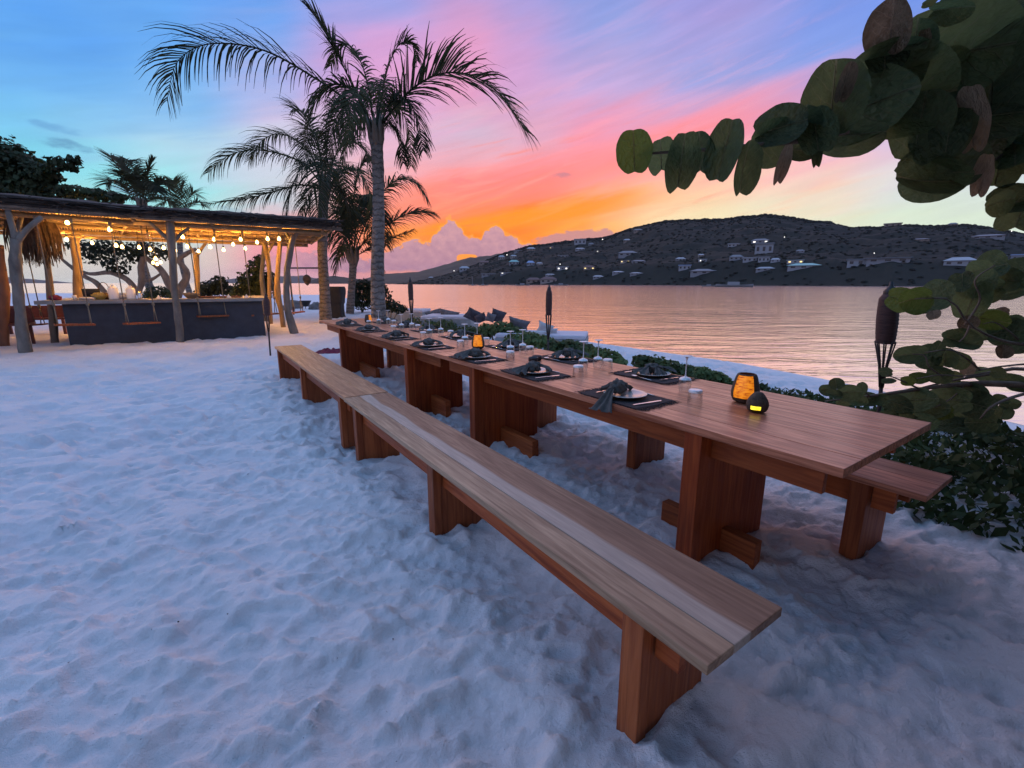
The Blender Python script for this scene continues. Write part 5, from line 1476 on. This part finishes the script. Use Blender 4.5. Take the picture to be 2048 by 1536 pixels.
# pendant bulbs
bulb_m = glow('bulb_glow', (1.0, .62, .20), 9.0)
off_m = thin_glass('unlit_bulb_glass')
def bulb(label, u, v, lit=True, zz=None):
    d = ray(u, v); zt = 2.62 if zz is None else zz
    tt = (zt-CAM_H)/d.z; p = Vector((0, 0, CAM_H))+d*tt
    lo, hi = 11.0, 16.2
    if p.y < lo or p.y > hi: p = P(u, v, min(max(p.y, lo), hi))
    t = thing('pendant_bulb', label, 'light bulb', p, 0, 'bare bulbs hanging under the bar roof')
    MB().lathe([(0, -.075), (.030, -.066), (.043, -.040), (.040, -.012), (.024, .018), (.018, .035)], 14).build('bulb', bulb_m if lit else off_m, t, True)
    MB().lathe([(.019, .036), (.021, .036), (.021, .085), (.008, .095), (0, .096)], 10).build('socket', M['iron'], t, True)
    topz = RZ+.02
    if topz-p.z > .12: MB().tube([(0, 0, .09), (0, 0, topz-p.z)], .006, 5).build('cord', M['iron'], t)
    if lit:
        L = bpy.data.lights.new('bulb_light', 'POINT'); L.energy = 100.0; L.color = (1.0, .46, .075); L.shadow_soft_size = .05
        o = bpy.data.objects.new('bulb_light', L); COL.objects.link(o); o.parent = t; o.location = (0, 0, -.03)
BULBS = [(134,443,'lit bulb high at the left under the front eave'), (219,457,'lit bulb alone between the left bulb and the centre post, near the ceiling'), (133,477,'lit bulb beside the thick orange post'),
 (184,484,'lit bulb right of the thick orange post'), (232,489,'lit bulb over the left white dispenser, left of a close pair'), (244,492,'lit bulb over the dispensers, right of a close pair'), (278,493,'lit bulb over the gnarled tree, left of three in a row'),
 (300,497,'lit bulb over the gnarled tree, middle of three in a row'), (327,494,'lit bulb just left of the centre post'), (365,472,'lit bulb just right of the centre post near the ceiling'), (350,499,'low lit bulb right beside the centre post'),
 (374,491,'lit bulb left of the forked back post'), (397,501,'lit bulb in front of the forked back post'), (428,477,'lit bulb right of the forked back post near the ceiling'), (420,492,'lit bulb right of the forked back post, lower one'),
 (447,498,'lowest lit bulb in the open bay right of the forked post'), (466,487,'lit bulb in the middle of the right bay'), (481,477,'upper lit bulb of a pair in the right bay'), (490,495,'lower lit bulb of a pair in the right bay'),
 (514,483,'lit bulb left of the Y shaped right post'), (535,476,'lit bulb over the Y shaped right post'), (558,476,'rightmost lit bulb at the corner of the roof'),
 (311,516,'top bulb of the low cluster left of the centre post'), (306,524,'left bulb of the low cluster left of the centre post'), (314,527,'lowest bulb of the low cluster left of the centre post'), (321,523,'right bulb of the low cluster left of the centre post')]
for u, v, lab in BULBS: bulb(lab, u, v, True, 2.15 if v > 510 else (2.45 if v > 488 else 2.66))
bulb('unlit bulb hanging above the three bulbs in a row', 295, 468, False)

# bundle of dry grass hanging at the left, red things behind the bar
p = P(62, 440, 11.2); t = thing('grass_bundle', 'bundle of dry brown grass hanging under the left end of the bar roof', 'decoration', p)
mb = MB(); r_ = random.Random(2)
for k in range(420):
    x = r_.uniform(-.42, .38); y = r_.uniform(-.3, .3); l = r_.uniform(.55, 1.12)*(1-.35*abs(x))
    mb.tube([(x*.8, y*.8, .1), (x, y, -l*.5), (x*1.02+r_.uniform(-.06, .06), y+r_.uniform(-.05, .05), -l)], [.013, .016, .006], 4)
mb.build('strands', M['dry'], t); MB().tube([(-.35, 0, .12), (.35, 0, .12)], .03, 8).build('hanging_pole', M['bark'], t, True)
def red_bench(label, u, v, w_, d_, h_, rot):
    g = ground(u, v); t = thing('red_bench', label, 'bench', g, rot, 'dark red benches behind the bar')
    MB().box(-w_/2, w_/2, -d_/2, d_/2, h_-.05, h_).build('seat', M['dark_red'], t, bevel=.005)
    for x in (-1, 1):
        for y in (-1, 1): MB().box(x*(w_/2-.08)-.03, x*(w_/2-.08)+.03, y*(d_/2-.06)-.03, y*(d_/2-.06)+.03, -.05, h_-.051).build('leg', M['dark_red'], t)
    MB().box(-w_/2, w_/2, d_/2-.05, d_/2, h_+.001, h_+.34).build('backrest', M['dark_red'], t, bevel=.005)
red_bench('dark red bench between the two left posts of the bar', 78, 668, 1.5, .5, .45, .4)
red_bench('dark red bench at the far left edge behind the thick red post', 20, 690, .9, .5, .5, .6)

# ------------------------------------------------------------------ between the bar and the palms
fY = 21.5
pl, pr = P(578, 536, fY), P(652, 536, fY)
t = thing('hanging_frame', 'dark metal frame with a woven lantern, left of the palm trunks', 'frame', Vector((pr.x, fY, 0)))
MB().tube([(0, 0, -.1), (0, 0, pr.z+.03)], .045, 8).build('upright', M['iron'], t, True)
MB().tube([(pl.x-pr.x, 0, pl.z), (-.05, 0, pr.z)], .035, 8).build('crossbar', M['iron'], t, True)
MB().tube([(pl.x-pr.x, 0, -.1), (pl.x-pr.x, 0, pl.z-.036)], .04, 8).build('upright', M['iron'], t, True)
p = P(614, 560, fY); t = thing('woven_lantern', 'teardrop woven lantern hanging from the dark frame', 'lantern', p)
s_ = fY/F_PX
mb = MB(); prof_ = [(0, -11), (2.5, -9), (5.5, -5), (7.6, 0), (7.4, 4), (5.2, 8), (2.2, 10), (0, 10.5)]
fine = []
for i in range(25):
    f = i/24*(len(prof_)-1); k = min(int(f), len(prof_)-2); q = f-k
    r0 = prof_[k][0]*(1-q)+prof_[k+1][0]*q; z0 = prof_[k][1]*(1-q)+prof_[k+1][1]*q
    fine.append((r0*s_*(1+(.06 if i % 2 else -.03)), z0*s_))
mb.lathe(fine, 18); mb.build('shade', M['dry'], t, True)
MB().tube([(0, 0, 10.4*s_), (0, 0, 22.5*s_)], .01, 5).build('cord', M['iron'], t)
g = ground(676, 634)
t = thing('covered_speaker', 'upright cabinet under a loose black cover between the palm trunks', 'covered cabinet', g)
mb = MB(); hh = 62/F_PX*g.y*1.0
def cover(a, b):
    th = a*2*math.pi; k = 4.0
    cx_, sx_ = math.cos(th), math.sin(th)
    sq = 1/((abs(cx_)**k+abs(sx_)**k)**(1/k))
    wv = 1+.06*math.sin(th*7+b*3)*(1-b)+.12*mnoise.noise(Vector((cx_*2, sx_*2, b*3)))
    prof2 = float(np.interp(b, [0, .12, .45, .5, .92, 1.0], [.85, .70, .72, .86, .98, .92]))
    w2 = 17/F_PX*g.y
    return (cx_*sq*w2*prof2*wv, sx_*sq*w2*.8*prof2*wv, b*hh-.03)
mb.grid(cover, 40, 24); mb.add([cover(k/20, 1.0) for k in range(20)], [tuple(range(20))]); mb.build('cover', M['black'], t, True)
g = ground(612, 618)
t = thing('fire_bowl', 'small dark brazier standing on the sand below the lantern', 'brazier', g)
mb = MB(); mb.lathe([(0, .12), (.16, .14), (.30, .42), (.33, .46), (.29, .45), (.14, .2), (0, .18)], 18); mb.build('bowl', M['iron'], t, True)
for k in range(3): MB().tube([(.25*math.cos(k*2.1), .25*math.sin(k*2.1), -.03), (.14*math.cos(k*2.1), .14*math.sin(k*2.1), .2)], .02, 6).build('leg', M['iron'], t)
for i, (u, v, r, lab) in enumerate(((590,612,15,'pale boulder left of the dark brazier'), (632,614,13,'boulder right of the dark brazier'), (576,616,10,'small boulder beside the rightmost bar post'), (603,606,8,'small boulder behind the dark brazier'))):
    g = G(u, v+5); s2 = r/F_PX*g.y
    mb = MB(); mb.blob((0, 0, s2*.3), s2*1.1, s2*.9, s2*.75, 14, 9, .5, 1.4, i*3.3)
    tag(mb.build('boulder', M['rock'], None, True, 0, (g.x, g.y, sand_z(g.x, g.y))), lab, 'boulder', 'boulders beyond the bar')
g = G(650, 628); t = MB().box(-.22, .22, -.05, .05, -.05, .95).build('white_panel', M['white'], None, False, .01, (g.x-.0, g.y+1.2, sand_z(g.x, g.y+1.2)), .2)
tag(t, 'upright white panel just right of the second palm trunk', 'panel')
g = G(662, 702); mb = MB()
mb.grid(lambda a, b: ((a-.5)*.62+.05*mnoise.noise(Vector((a*5, b*5, 1))), (b-.5)*.34+.05*mnoise.noise(Vector((a*4, b*4, 7))), .02+max(0, .11*(.5+mnoise.noise(Vector((a*4.2, b*3.1, 3)))+.5*mnoise.noise(Vector((a*9, b*8, 5)))))*math.sin(a*math.pi)**.5*math.sin(b*math.pi)**.5), 40, 26)
tag(mb.build('red_towel', M['red_cloth'], None, True, 0, (g.x, g.y, sand_z(g.x, g.y)), .1), 'crumpled dark red towel lying on the sand by the second table', 'towel')

# ------------------------------------------------------------------ daybeds, pillows and low hedges on the seaward side
def daybed(label, u, v, Y, w_, d_, rot, z1):
    p = P(u, v, Y); zs = sand_z(p.x, Y); t = thing('daybed', label, 'daybed', (p.x, Y, zs), rot, 'concrete daybeds facing the water')
    h_ = z1-zs
    MB().box(-w_, 0, 0, d_, -.5, h_-.10).build('base', M['concrete'], t, bevel=.012)
    MB().box(-w_+.01, -.01, .01, d_-.01, h_-.099, h_).build('mattress', M['mattress'], t, bevel=.03)
    return t
d1_ = P(1171, 672, 10.2); daybed('nearer concrete daybed with a pale flat mattress', 1171, 690, 10.2, 2.1, 1.1, -.22, d1_.z)
d2_ = P(941, 633, 14.2); daybed('farther concrete daybed with a pinkish top', 941, 650, 14.2, 1.6, 1.3, -.12, d2_.z)
d3_ = P(846, 620, 17.5); daybed('farthest low daybed by the tall palm', 846, 640, 17.5, 1.6, 1.2, -.1, d3_.z)
def pillow(label, u, v, Y, wpx, hpx, material, tilt, rz, seed, fat=.45):
    p = P(u, v, Y); a = wpx/F_PX*Y/2; b = hpx/F_PX*Y/2
    def fn(x, y, s_):
        X_ = (x-.5)*2; Y_ = (y-.5)*2
        f = (1-X_**4)*(1-Y_**4); k = 1-.13*(1-abs(X_))*abs(Y_)**2-.13*(1-abs(Y_))*abs(X_)**2
        return Vector((X_*a*(1-.12*(1-Y_*Y_)*X_*X_)*k, s_*(fat*b*max(0, f)**.55 + .01*mnoise.noise(Vector((X_*2, Y_*2, seed)))), Y_*b*k))
    mb = MB(); rm = Matrix.Rotation(rz, 3, 'Z') @ Matrix.Rotation(tilt[0], 3, 'X') @ Matrix.Rotation(tilt[1], 3, 'Y')
    mb.grid(lambda x, y: rm @ fn(x, y, -1), 14, 14); mb.grid(lambda x, y: rm @ fn(x, y, 1), 14, 14, True)
    tag(mb.build('throw_pillow', M[material], None, True, 0, p), label, 'pillow', 'throw pillows on the daybeds')
pillow('dark patterned pillow, left of two round ones against the water', 946, 630, 13.4, 34, 24, 'pillow_dark', (.5, .5), .3, 1, .7)
pillow('low dark purple pillow leaning on the left round one', 962, 636, 13.2, 26, 18, 'pillow_dark', (.4, -.4), -.2, 2, .7)
pillow('dark patterned pillow, right of two round ones against the water', 995, 632, 12.8, 32, 26, 'pillow_dark', (.4, .35), .2, 3, .7)
pillow('small grey pillow in front of the right round dark one', 981, 635, 12.5, 22, 18, 'pillow_grey', (.3, .3), .5, 4, .6)
pillow('mid grey pillow leaning left of the pale pillows', 1037, 650, 11.4, 46, 28, 'pillow_grey', (.3, .25), -.2, 5, .45)
pillow('pale square pillow standing on its corner beside the torch', 1090, 658, 10.6, 34, 26, 'pillow_pale', (.25, .35), -.3, 6, .4)
pillow('pale flat pillow lying left of the cornered one', 1073, 668, 10.4, 44, 16, 'pillow_pale', (.9, .05), .1, 7, .7)
pillow('small pale pillow behind the torch on the nearer daybed', 1106, 663, 10.8, 20, 14, 'pillow_pale', (.3, 0), .1, 8, .6)
pillow('grey pillow at the farthest daybed', 898, 632, 15.2, 44, 26, 'pillow_grey', (.4, .2), -.2, 9, .45)
pillow('brown grey pillow heap left of the farther daybed', 868, 630, 16.0, 34, 22, 'pillow_grey', (.5, -.3), .3, 10, .6)
HEDGES = [('low dark shrub clump beside the far end of the second table', 850, 655, 15.0, [(830,644,15,26,14), (862,644,14.6,28,14), (890,648,14,26,14)]),
 ('low shrub clump below the farther daybed', 925, 672, 12.0, [(905,662,12.2,28,14), (935,662,11.8,30,15), (965,664,11.6,26,14)]),
 ('rounded grey green shrub under the dark pillows', 990, 672, 11.2, [(975,656,11.4,28,14), (1005,654,11.2,32,16), (1030,662,11,24,14)]),
 ('light green shrub clump left of the middle torch', 1055, 690, 9.4, [(1030,678,9.6,28,14), (1060,676,9.4,30,16), (1085,680,9.2,26,15)]),
 ('green shrub clump right of the middle torch below the daybed', 1130, 705, 8.6, [(1110,692,8.8,26,16), (1140,692,8.6,30,17), (1170,698,8.4,28,16)]),
 ('dark green shrub clump just beyond the nearest wine glasses', 1215, 725, 7.7, [(1195,706,7.9,24,16), (1220,712,7.7,26,16), (1240,722,7.5,18,12)]),
 ('bright green leafy shrub row at the beach edge', 1340, 760, 6.6, [(1285,722,6.9,22,18), (1310,724,6.8,26,18), (1340,732,6.6,28,16), (1372,738,6.5,28,14)]),
 ('low bright green shrub at the right end of the beach edge row', 1425, 765, 6.3, [(1400,744,6.35,28,14), (1430,750,6.25,24,12), (1448,756,6.2,14,8)])]
for i, (lab, u, v, Y, bl_) in enumerate(HEDGES):
    bush(lab, u, v, Y, [(a_, b_+3, c_, d_*.86, e_*.86) for a_, b_, c_, d_, e_ in bl_], 1100, .075 if Y < 8 else .09, 40+i, 'hedge', 'low_shrub', 'shrub', 'low shrubs between the table and the beach')

# ------------------------------------------------------------------ ground cover on the right
mb = MB(); r_ = random.Random(12)
def cover_ok(x, y):
    q = Vector((x, y, 0))-TO; b = q.x*.8233+q.y*.5676; a = -q.x*.5676+q.y*.8233
    return b > 1.62+.25*mnoise.noise(Vector((x*1.3, y*1.3, 0))) and a < 3.4+.5*mnoise.noise(Vector((x*2, y*2, 4))) and a > -2.4 and b < 4.6
cnt = 0
while cnt < 16000:
    x, y = r_.uniform(2.3, 7.2), r_.uniform(1.0, 6.5)
    if not cover_ok(x, y): cnt += .25; continue
    cnt += 1
    q = Vector((x, y, 0))-TO; b = q.x*.8233+q.y*.5676
    hgt = .05+.28*max(0, mnoise.noise(Vector((x*1.1, y*1.1, 2)))+.35)*min(1, (b-1.5)*1.2)
    z = sand_z(x, y)+r_.random()*hgt; s_ = r_.uniform(.025, .06)
    nrm = Vector((r_.uniform(-1, 1), r_.uniform(-1, 1), r_.uniform(.1, 1.2))).normalized(); u_ = nrm.cross(Vector((r_.uniform(-1, 1), r_.uniform(-1, 1), .2))).normalized(); v_ = nrm.cross(u_)
    p = Vector((x, y, z)); mb.add([p-u_*s_, p-v_*s_*.5, p+u_*s_, p+v_*s_*.5], [(0, 1, 2, 3)])
tag(mb.build('ground_cover', M['grass']), kind='stuff')

# ------------------------------------------------------------------ sea grape: overhanging branch and the low tree on the right
def grape_leaf(seed, nx=30, nr=4):
    r_ = random.Random(seed); vs = [(0, 0, 0)]; fs = []
    cup = r_.uniform(-.15, .45); fold = r_.uniform(.02, .40); wav = r_.uniform(.05, .14)
    for j in range(1, nr+1):
        for k in range(nx):
            th = 2*math.pi*k/nx; rad = 1-.22*math.exp(-((th-math.pi)/.28)**2)-.10*math.exp(-((th if th < 3 else th-2*math.pi)/.30)**2)*(seed % 2)
            rad *= 1+wav*mnoise.noise(Vector((math.cos(th)*1.6, math.sin(th)*1.6, seed)))
            f = j/nr; x = rad*f*math.cos(th); y = rad*f*math.sin(th)
            z = cup*(x*x+y*y)*.5 + fold*abs(y) + .06*f*mnoise.noise(Vector((x*2.2, y*2.2, seed+5)))
            vs.append((x, y, z))
    for k in range(nx): fs.append((0, 1+k, 1+(k+1) % nx))
    for j in range(nr-1):
        for k in range(nx):
            a = 1+j*nx; fs.append((a+k, a+nx+k, a+nx+(k+1) % nx, a+(k+1) % nx))
    mb = MB(); mb.add(vs, fs)
    # raised midrib
    mb.tube([(-.72, 0, .01), (-.1, 0, .005), (.85, 0, .03+cup*.3)], [.03, .022, .008], 5)
    return mb
GL = {}
for tone in ('grape', 'grape_light', 'grape_dry'):
    GL[tone] = [grape_leaf(i).mesh('sea_grape_leaf', M[tone], True) for i in range(8)]
def put_leaf(parent, org, u, v, Y, w_, h_, ang=0.0, tone='grape', tilt=None, r_=rnd, facing=None):
    """one leaf w_ x h_ photo pixels across at its own depth, blade turned to the viewer's side by a random tilt"""
    p = P(u, v, Y); k = Y/F_PX*1.02
    o = bpy.data.objects.new('leaf', r_.choice(GL[tone])); COL.objects.link(o); o.parent = parent
    tx, ty = tilt if tilt else (r_.uniform(-.6, .6), r_.uniform(-.6, .6))
    toc = (Vector((0, 0, CAM_H))-p).normalized() if facing is None else facing
    q = toc.to_track_quat('Z', 'Y').to_matrix()
    m_ = q @ Matrix.Rotation(tx, 3, 'X') @ Matrix.Rotation(ty, 3, 'Y') @ Matrix.Rotation(ang, 3, 'Z')
    o.rotation_euler = m_.to_euler(); o.location = p-org
    o.scale = (w_*k/2, h_*k/2, (w_+h_)*k/4)
    return o
org = Vector((4.6, 2.6, 0))
gt = thing('sea_grape_tree', 'sea grape tree whose leafy branch hangs into the top right of the view', 'tree', org)
mb = MB(); mb.tube(catmull([Vector((0, 0, -.2)), Vector((-.1, -.1, .9)), Vector((.1, -.3, 1.8)), Vector((-.3, -.5, 2.6)), Vector((-.9, -.6, 3.1))], 14), [.17-.005*i for i in range(15)], 9, wob=.25)
mb.build('trunk', M['bark'], gt, True)
def twig(parent, org, pts, r0, r1, name='branch'):
    q = [P(u, v, Y)-org if not isinstance(u, Vector) else u for u, v, Y in pts]
    n = 14; c_ = catmull(q, n); MB().tube(c_, [r0+(r1-r0)*i/n for i in range(n+1)], 7, wob=.2).build(name, M['bark'], parent, True)
twig(gt, org, [(2300, -120, 2.5), (2100, 60, 2.3), (1900, 180, 2.1), (1700, 260, 2.0), (1500, 292, 1.9), (1280, 308, 1.85)], .03, .004)
twig(gt, org, [(2300, 60, 2.5), (2150, 200, 2.3), (2020, 300, 2.2), (1940, 335, 2.1), (1850, 365, 2.1)], .02, .004)
twig(gt, org, [(2300, 200, 2.4), (2150, 320, 2.3), (2060, 390, 2.2), (2000, 400, 2.2)], .014, .004)
twig(gt, org, [(1980, 130, 2.2), (1880, 90, 2.2), (1800, 100, 2.1)], .012, .004)
A_ = R
UP = [(1268,308,1.85,70,96,90,'grape_light'), (1322,312,1.9,62,92,80,'grape'), (1362,326,1.85,84,118,60,'grape'), (1400,306,1.92,66,90,100,'grape'), (1448,308,1.85,66,150,85,'grape'),
 (1486,338,1.88,56,108,95,'grape'), (1540,285,1.95,88,92,40,'grape'), (1560,255,1.9,104,86,30,'grape'), (1590,300,2.0,90,60,20,'grape'), (1565,330,1.86,28,96,90,'grape_dry'),
 (1606,240,1.95,60,74,70,'grape'), (1632,262,1.92,76,120,75,'grape'), (1632,300,1.9,24,80,60,'grape'), (1665,205,1.98,110,140,60,'grape'), (1690,165,1.9,32,80,80,'grape_dry'),
 (1700,270,2.0,130,80,10,'grape'), (1725,215,2.02,150,130,40,'grape'), (1782,52,1.95,68,100,90,'grape_dry'), (1770,110,2.0,70,70,60,'grape'), (1832,76,2.0,62,72,70,'grape'), (1848,82,1.97,26,40,60,'grape_dry'),
 (1755,145,2.05,140,100,30,'grape'), (1800,190,2.06,160,140,20,'grape'), (1890,110,2.1,200,150,30,'grape'), (1960,50,2.15,180,140,20,'grape'), (1985,150,2.1,170,160,60,'grape'), (1840,250,2.02,90,120,80,'grape'),
 (1880,258,2.0,96,120,80,'grape'), (1900,255,1.96,60,110,85,'grape'), (1945,240,1.95,56,140,70,'grape_dry'), (1990,230,2.1,150,120,40,'grape'), (2035,90,2.15,160,150,50,'grape'), (1905,16,2.0,74,44,25,'grape'), (1860,2,2.0,30,16,25,'grape'),
 (1845,362,2.05,120,92,10,'grape'), (1870,345,2.08,130,84,30,'grape'), (1905,330,2.1,100,100,50,'grape'), (1966,352,2.0,38,84,65,'grape_dry'), (1960,300,2.1,80,70,50,'grape'), (1998,330,2.15,66,110,80,'grape'), (2030,300,2.15,90,80,60,'grape'),
 (2018,405,2.1,80,56,10,'grape'), (1995,405,2.05,50,46,0,'grape'), (2040,430,2.1,70,66,60,'grape'), (2045,260,2.2,80,90,40,'grape'), (2000,280,2.2,60,50,40,'grape')]
for u, v, Y, w_, h_, ang, tone in UP:
    q = rnd.uniform(-.35, .35)
    if u < 1720: w_, h_ = w_*.90, h_*.92
    put_leaf(gt, org, u, v, Y, max(w_, h_) if abs(ang-90) < 50 else w_, min(w_, h_) if abs(ang-90) < 50 else h_, (R(90) if abs(ang-90) < 50 else 0)+q*.5, tone, (rnd.uniform(-.75, .75), rnd.uniform(-.65, .65)))
r2 = random.Random(77)
for _ in range(62):        # leaves behind the first rank and on out of the frame
    u = r2.uniform(1650, 2420); f = (u-1650)/500
    v = r2.uniform(280-300*min(1, f)-60*f, 300-30*f+40)
    if v < 100-60*f and u < 1800: continue
    if u < 1860: continue
    if u < 1780: v = r2.uniform(170, 270)-max(0, u-1700)*.3
    put_leaf(gt, org, u, v, r2.uniform(2.1, 2.9), r2.uniform(90, 150), r2.uniform(80, 130), r2.uniform(0, 6), 'grape' if r2.random() < .93 else 'grape_dry', (r2.uniform(-.7, .7), r2.uniform(-.7, .7)), r2)
# crown over and beside the viewpoint, out of the frame: it shades the sand in the lower right
leaf_cloud(mb := MB(), [(-1.4, -1.9, 2.9, 2.0, 1.3, .5), (-.4, -.9, 3.2, 1.6, 1.3, .6), (-2.9, -2.7, 2.9, 1.6, 1.2, .45), (.9, -1.6, 2.6, 1.2, 1.8, 1.2), (-1.5, -3.4, 2.6, 2.2, 1.3, .8), (.6, -3.2, 1.9, 1.5, 1.5, 1.6), (-3.4, -1.9, 2.9, 1.4, 1.0, .4), (-3.9, -3.6, 2.8, 1.6, 1.4, .6), (-2.4, -4.4, 2.2, 2.0, 1.3, 1.2), (-1.1, -2.1, 1.3, .95, .9, 1.2), (-.5, -3.0, 1.2, 1.3, 1.0, 1.2), (-1.6, -3.6, 1.0, 1.0, .9, 1.0)], 17000, .27, 60)
tag(mb.build('crown', M['grape'], gt), kind='stuff')

org = Vector((5.2, 3.9, 0)); org.z = sand_z(5.2, 3.9)
lt = thing('sea_grape_shrub', 'spreading sea grape shrub with grey branches behind the near end of the table', 'shrub', org)
twig(lt, org, [(2600, 860, 3.9), (2300, 800, 3.7), (2048, 770, 3.5), (1930, 768, 3.4), (1840, 778, 3.3), (1740, 792, 3.2), (1650, 802, 3.2)], .035, .004)
twig(lt, org, [(2600, 820, 3.9), (2300, 760, 3.7), (2048, 738, 3.6), (1980, 748, 3.5), (1900, 762, 3.4), (1840, 776, 3.3)], .02, .005)
twig(lt, org, [(2300, 740, 3.9), (2100, 728, 3.7), (2010, 732, 3.6), (1950, 742, 3.5)], .012, .004)
twig(lt, org, [(2300, 760, 3.5), (2120, 775, 3.4), (2040, 790, 3.3), (1985, 812, 3.2), (1960, 838, 3.2)], .018, .005)
twig(lt, org, [(2400, 700, 3.9), (2200, 700, 3.6), (2060, 690, 3.4), (2000, 680, 3.3), (1940, 650, 3.2), (1900, 600, 3.1), (1830, 598, 3.05)], .016, .003)
for q in ([(1990, 742, 3.5), (1930, 752, 3.3), (1880, 750, 3.2), (1835, 757, 3.1)], [(1900, 762, 3.4), (1860, 735, 3.2), (1850, 712, 3.15), (1825, 708, 3.1)], [(1930, 768, 3.4), (1905, 795, 3.3), (1870, 815, 3.2)],
          [(2048, 690, 3.4), (2020, 664, 3.35), (1990, 645, 3.3), (1966, 648, 3.3)], [(1840, 778, 3.3), (1800, 760, 3.15), (1774, 750, 3.1)], [(1740, 792, 3.2), (1720, 778, 3.15), (1700, 782, 3.1)], [(1940, 650, 3.2), (1930, 672, 3.2), (1918, 684, 3.2)]):
    twig(lt, org, q, .007, .003)
twig(lt, org, [(1960, 740, 3.4), (1930, 715, 3.3), (1900, 700, 3.2), (1850, 705, 3.1)], .008, .003)
twig(lt, org, [(1930, 650, 3.2), (1960, 600, 3.15), (1950, 560, 3.1), (1990, 530, 3.1)], .008, .003)
twig(lt, org, [Vector((0, 0, -.1)), ] and [(2600, 1000, 3.9), (2600, 920, 3.9), (2600, 860, 3.9)], .05, .035)
LOW = [(1803,600,64,56,'grape_light'), (1832,597,64,58,'grape_light'), (1872,594,72,68,'grape'), (1850,610,50,44,'grape'), (1868,630,24,26,'grape_dry'), (1944,600,62,92,'grape'), (1955,565,60,70,'grape'), (1938,645,34,36,'grape_dry'), (1966,648,84,62,'grape'),
 (1985,640,60,44,'grape_light'), (2004,627,28,24,'grape_dry'), (2014,664,76,60,'grape'), (2040,684,60,60,'grape'), (2032,650,50,50,'grape'), (1922,683,70,44,'grape'), (1905,676,40,40,'grape'), (2006,705,28,38,'grape_dry'), (1824,709,72,38,'grape'), (1855,712,56,54,'grape'),
 (1874,698,26,46,'grape'), (1890,715,44,50,'grape'), (1920,720,46,40,'grape'), (1936,736,26,44,'grape_dry'), (1772,744,30,22,'grape'), (1776,762,30,14,'grape'), (1838,756,40,28,'grape_light'), (1815,762,30,22,'grape_light'), (1880,748,56,40,'grape'), (1905,755,40,30,'grape'),
 (1974,748,54,34,'grape'), (1995,745,30,26,'grape'), (1655,778,36,26,'grape'), (1672,768,28,30,'grape'), (1668,790,36,22,'grape'), (1700,784,54,40,'grape'), (1724,776,22,30,'grape'), (1735,796,50,30,'grape'), (1715,802,44,26,'grape'), (1690,800,44,24,'grape'),
 (1790,806,70,40,'grape'), (1830,800,80,56,'grape'), (1860,815,70,50,'grape'), (1900,800,90,60,'grape'), (1935,790,80,60,'grape'), (1955,810,70,60,'grape'), (1925,835,90,50,'grape'), (1880,824,56,34,'grape_light'), (1965,845,60,50,'grape'), (1900,850,90,40,'grape'),
 (1980,822,44,30,'grape'), (2006,826,34,36,'grape'), (2020,806,40,26,'grape'), (2000,800,34,20,'grape'), (2022,760,60,30,'grape'), (2040,775,50,24,'grape'), (1760,800,40,26,'grape'), (1812,838,50,30,'grape'), (1850,842,60,34,'grape'),
 (1985,535,60,60,'grape'), (2010,560,60,50,'grape'), (1960,540,50,44,'grape'), (2036,545,60,60,'grape'), (1975,580,60,50,'grape'), (2030,585,60,40,'grape'), (1925,565,40,50,'grape'), (1740,826,44,20,'grape'), (1775,832,50,24,'grape')]
for u, v, w_, h_, tone in LOW:
    put_leaf(lt, org, u, v, 3.0+.5*(u-1650)/400+rnd.uniform(-.1, .2), max(w_, h_)*.86, min(w_, h_)*.95, (R(90) if h_ > w_ else 0)+rnd.uniform(-.3, .3)+(math.pi if rnd.random() < .5 else 0), tone, (rnd.uniform(-.45, .45), rnd.uniform(-.35, .35)))
for _ in range(70):
    u = r2.uniform(1880, 2300); v = r2.uniform(800, 880) if r2.random() < .5 else r2.uniform(560, 880)
    if u < 2085: continue
    put_leaf(lt, org, u, v, r2.uniform(3.3, 4.2), r2.uniform(40, 70), r2.uniform(36, 60), r2.uniform(0, 6), 'grape', (r2.uniform(-.8, .8), r2.uniform(-.8, .8)), r2)

# ------------------------------------------------------------------ small litter on the sand
r_ = random.Random(4)
for i, (u, v, lab) in enumerate(((495,946,'black pebble on the sand left of the nearest bench legs'), (454,1220,'black pebble on the open sand in the lower middle'), (356,1240,'dark shell bit on the lower left sand'), (785,1260,'tiny dark pebble left of the nearest bench end'), (334,1385,'dark pebble near the bottom left'), (136,1320,'dark pebble near the lower left edge'))):
    g = G(u, v); s2 = r_.uniform(.003, .006)
    mb = MB(); mb.blob((0, 0, s2*.4), s2, s2*.8, s2*.7, 8, 6, .4, 1.5, i)
    tag(mb.build('pebble', M['pebble'], None, True, 0, (g.x, g.y, sand_z(g.x, g.y))), lab, 'pebble', 'dark pebbles on the sand')

# ------------------------------------------------------------------ evening air over the bay
hm = bpy.data.materials.new('evening_haze'); hm.use_nodes = True
t = NT(hm.node_tree); t.n.remove(t.n['Principled BSDF'])
pv = t.new('ShaderNodeVolumePrincipled'); pv.inputs['Color'].default_value = (.80, .74, .84, 1); pv.inputs['Density'].default_value = .00003
t.l.new(pv.outputs[0], t.n['Material Output'].inputs['Volume'])
tag(MB().box(-5700, 5700, -500, 7700, -4.0, 190).build('haze', hm), kind='stuff')
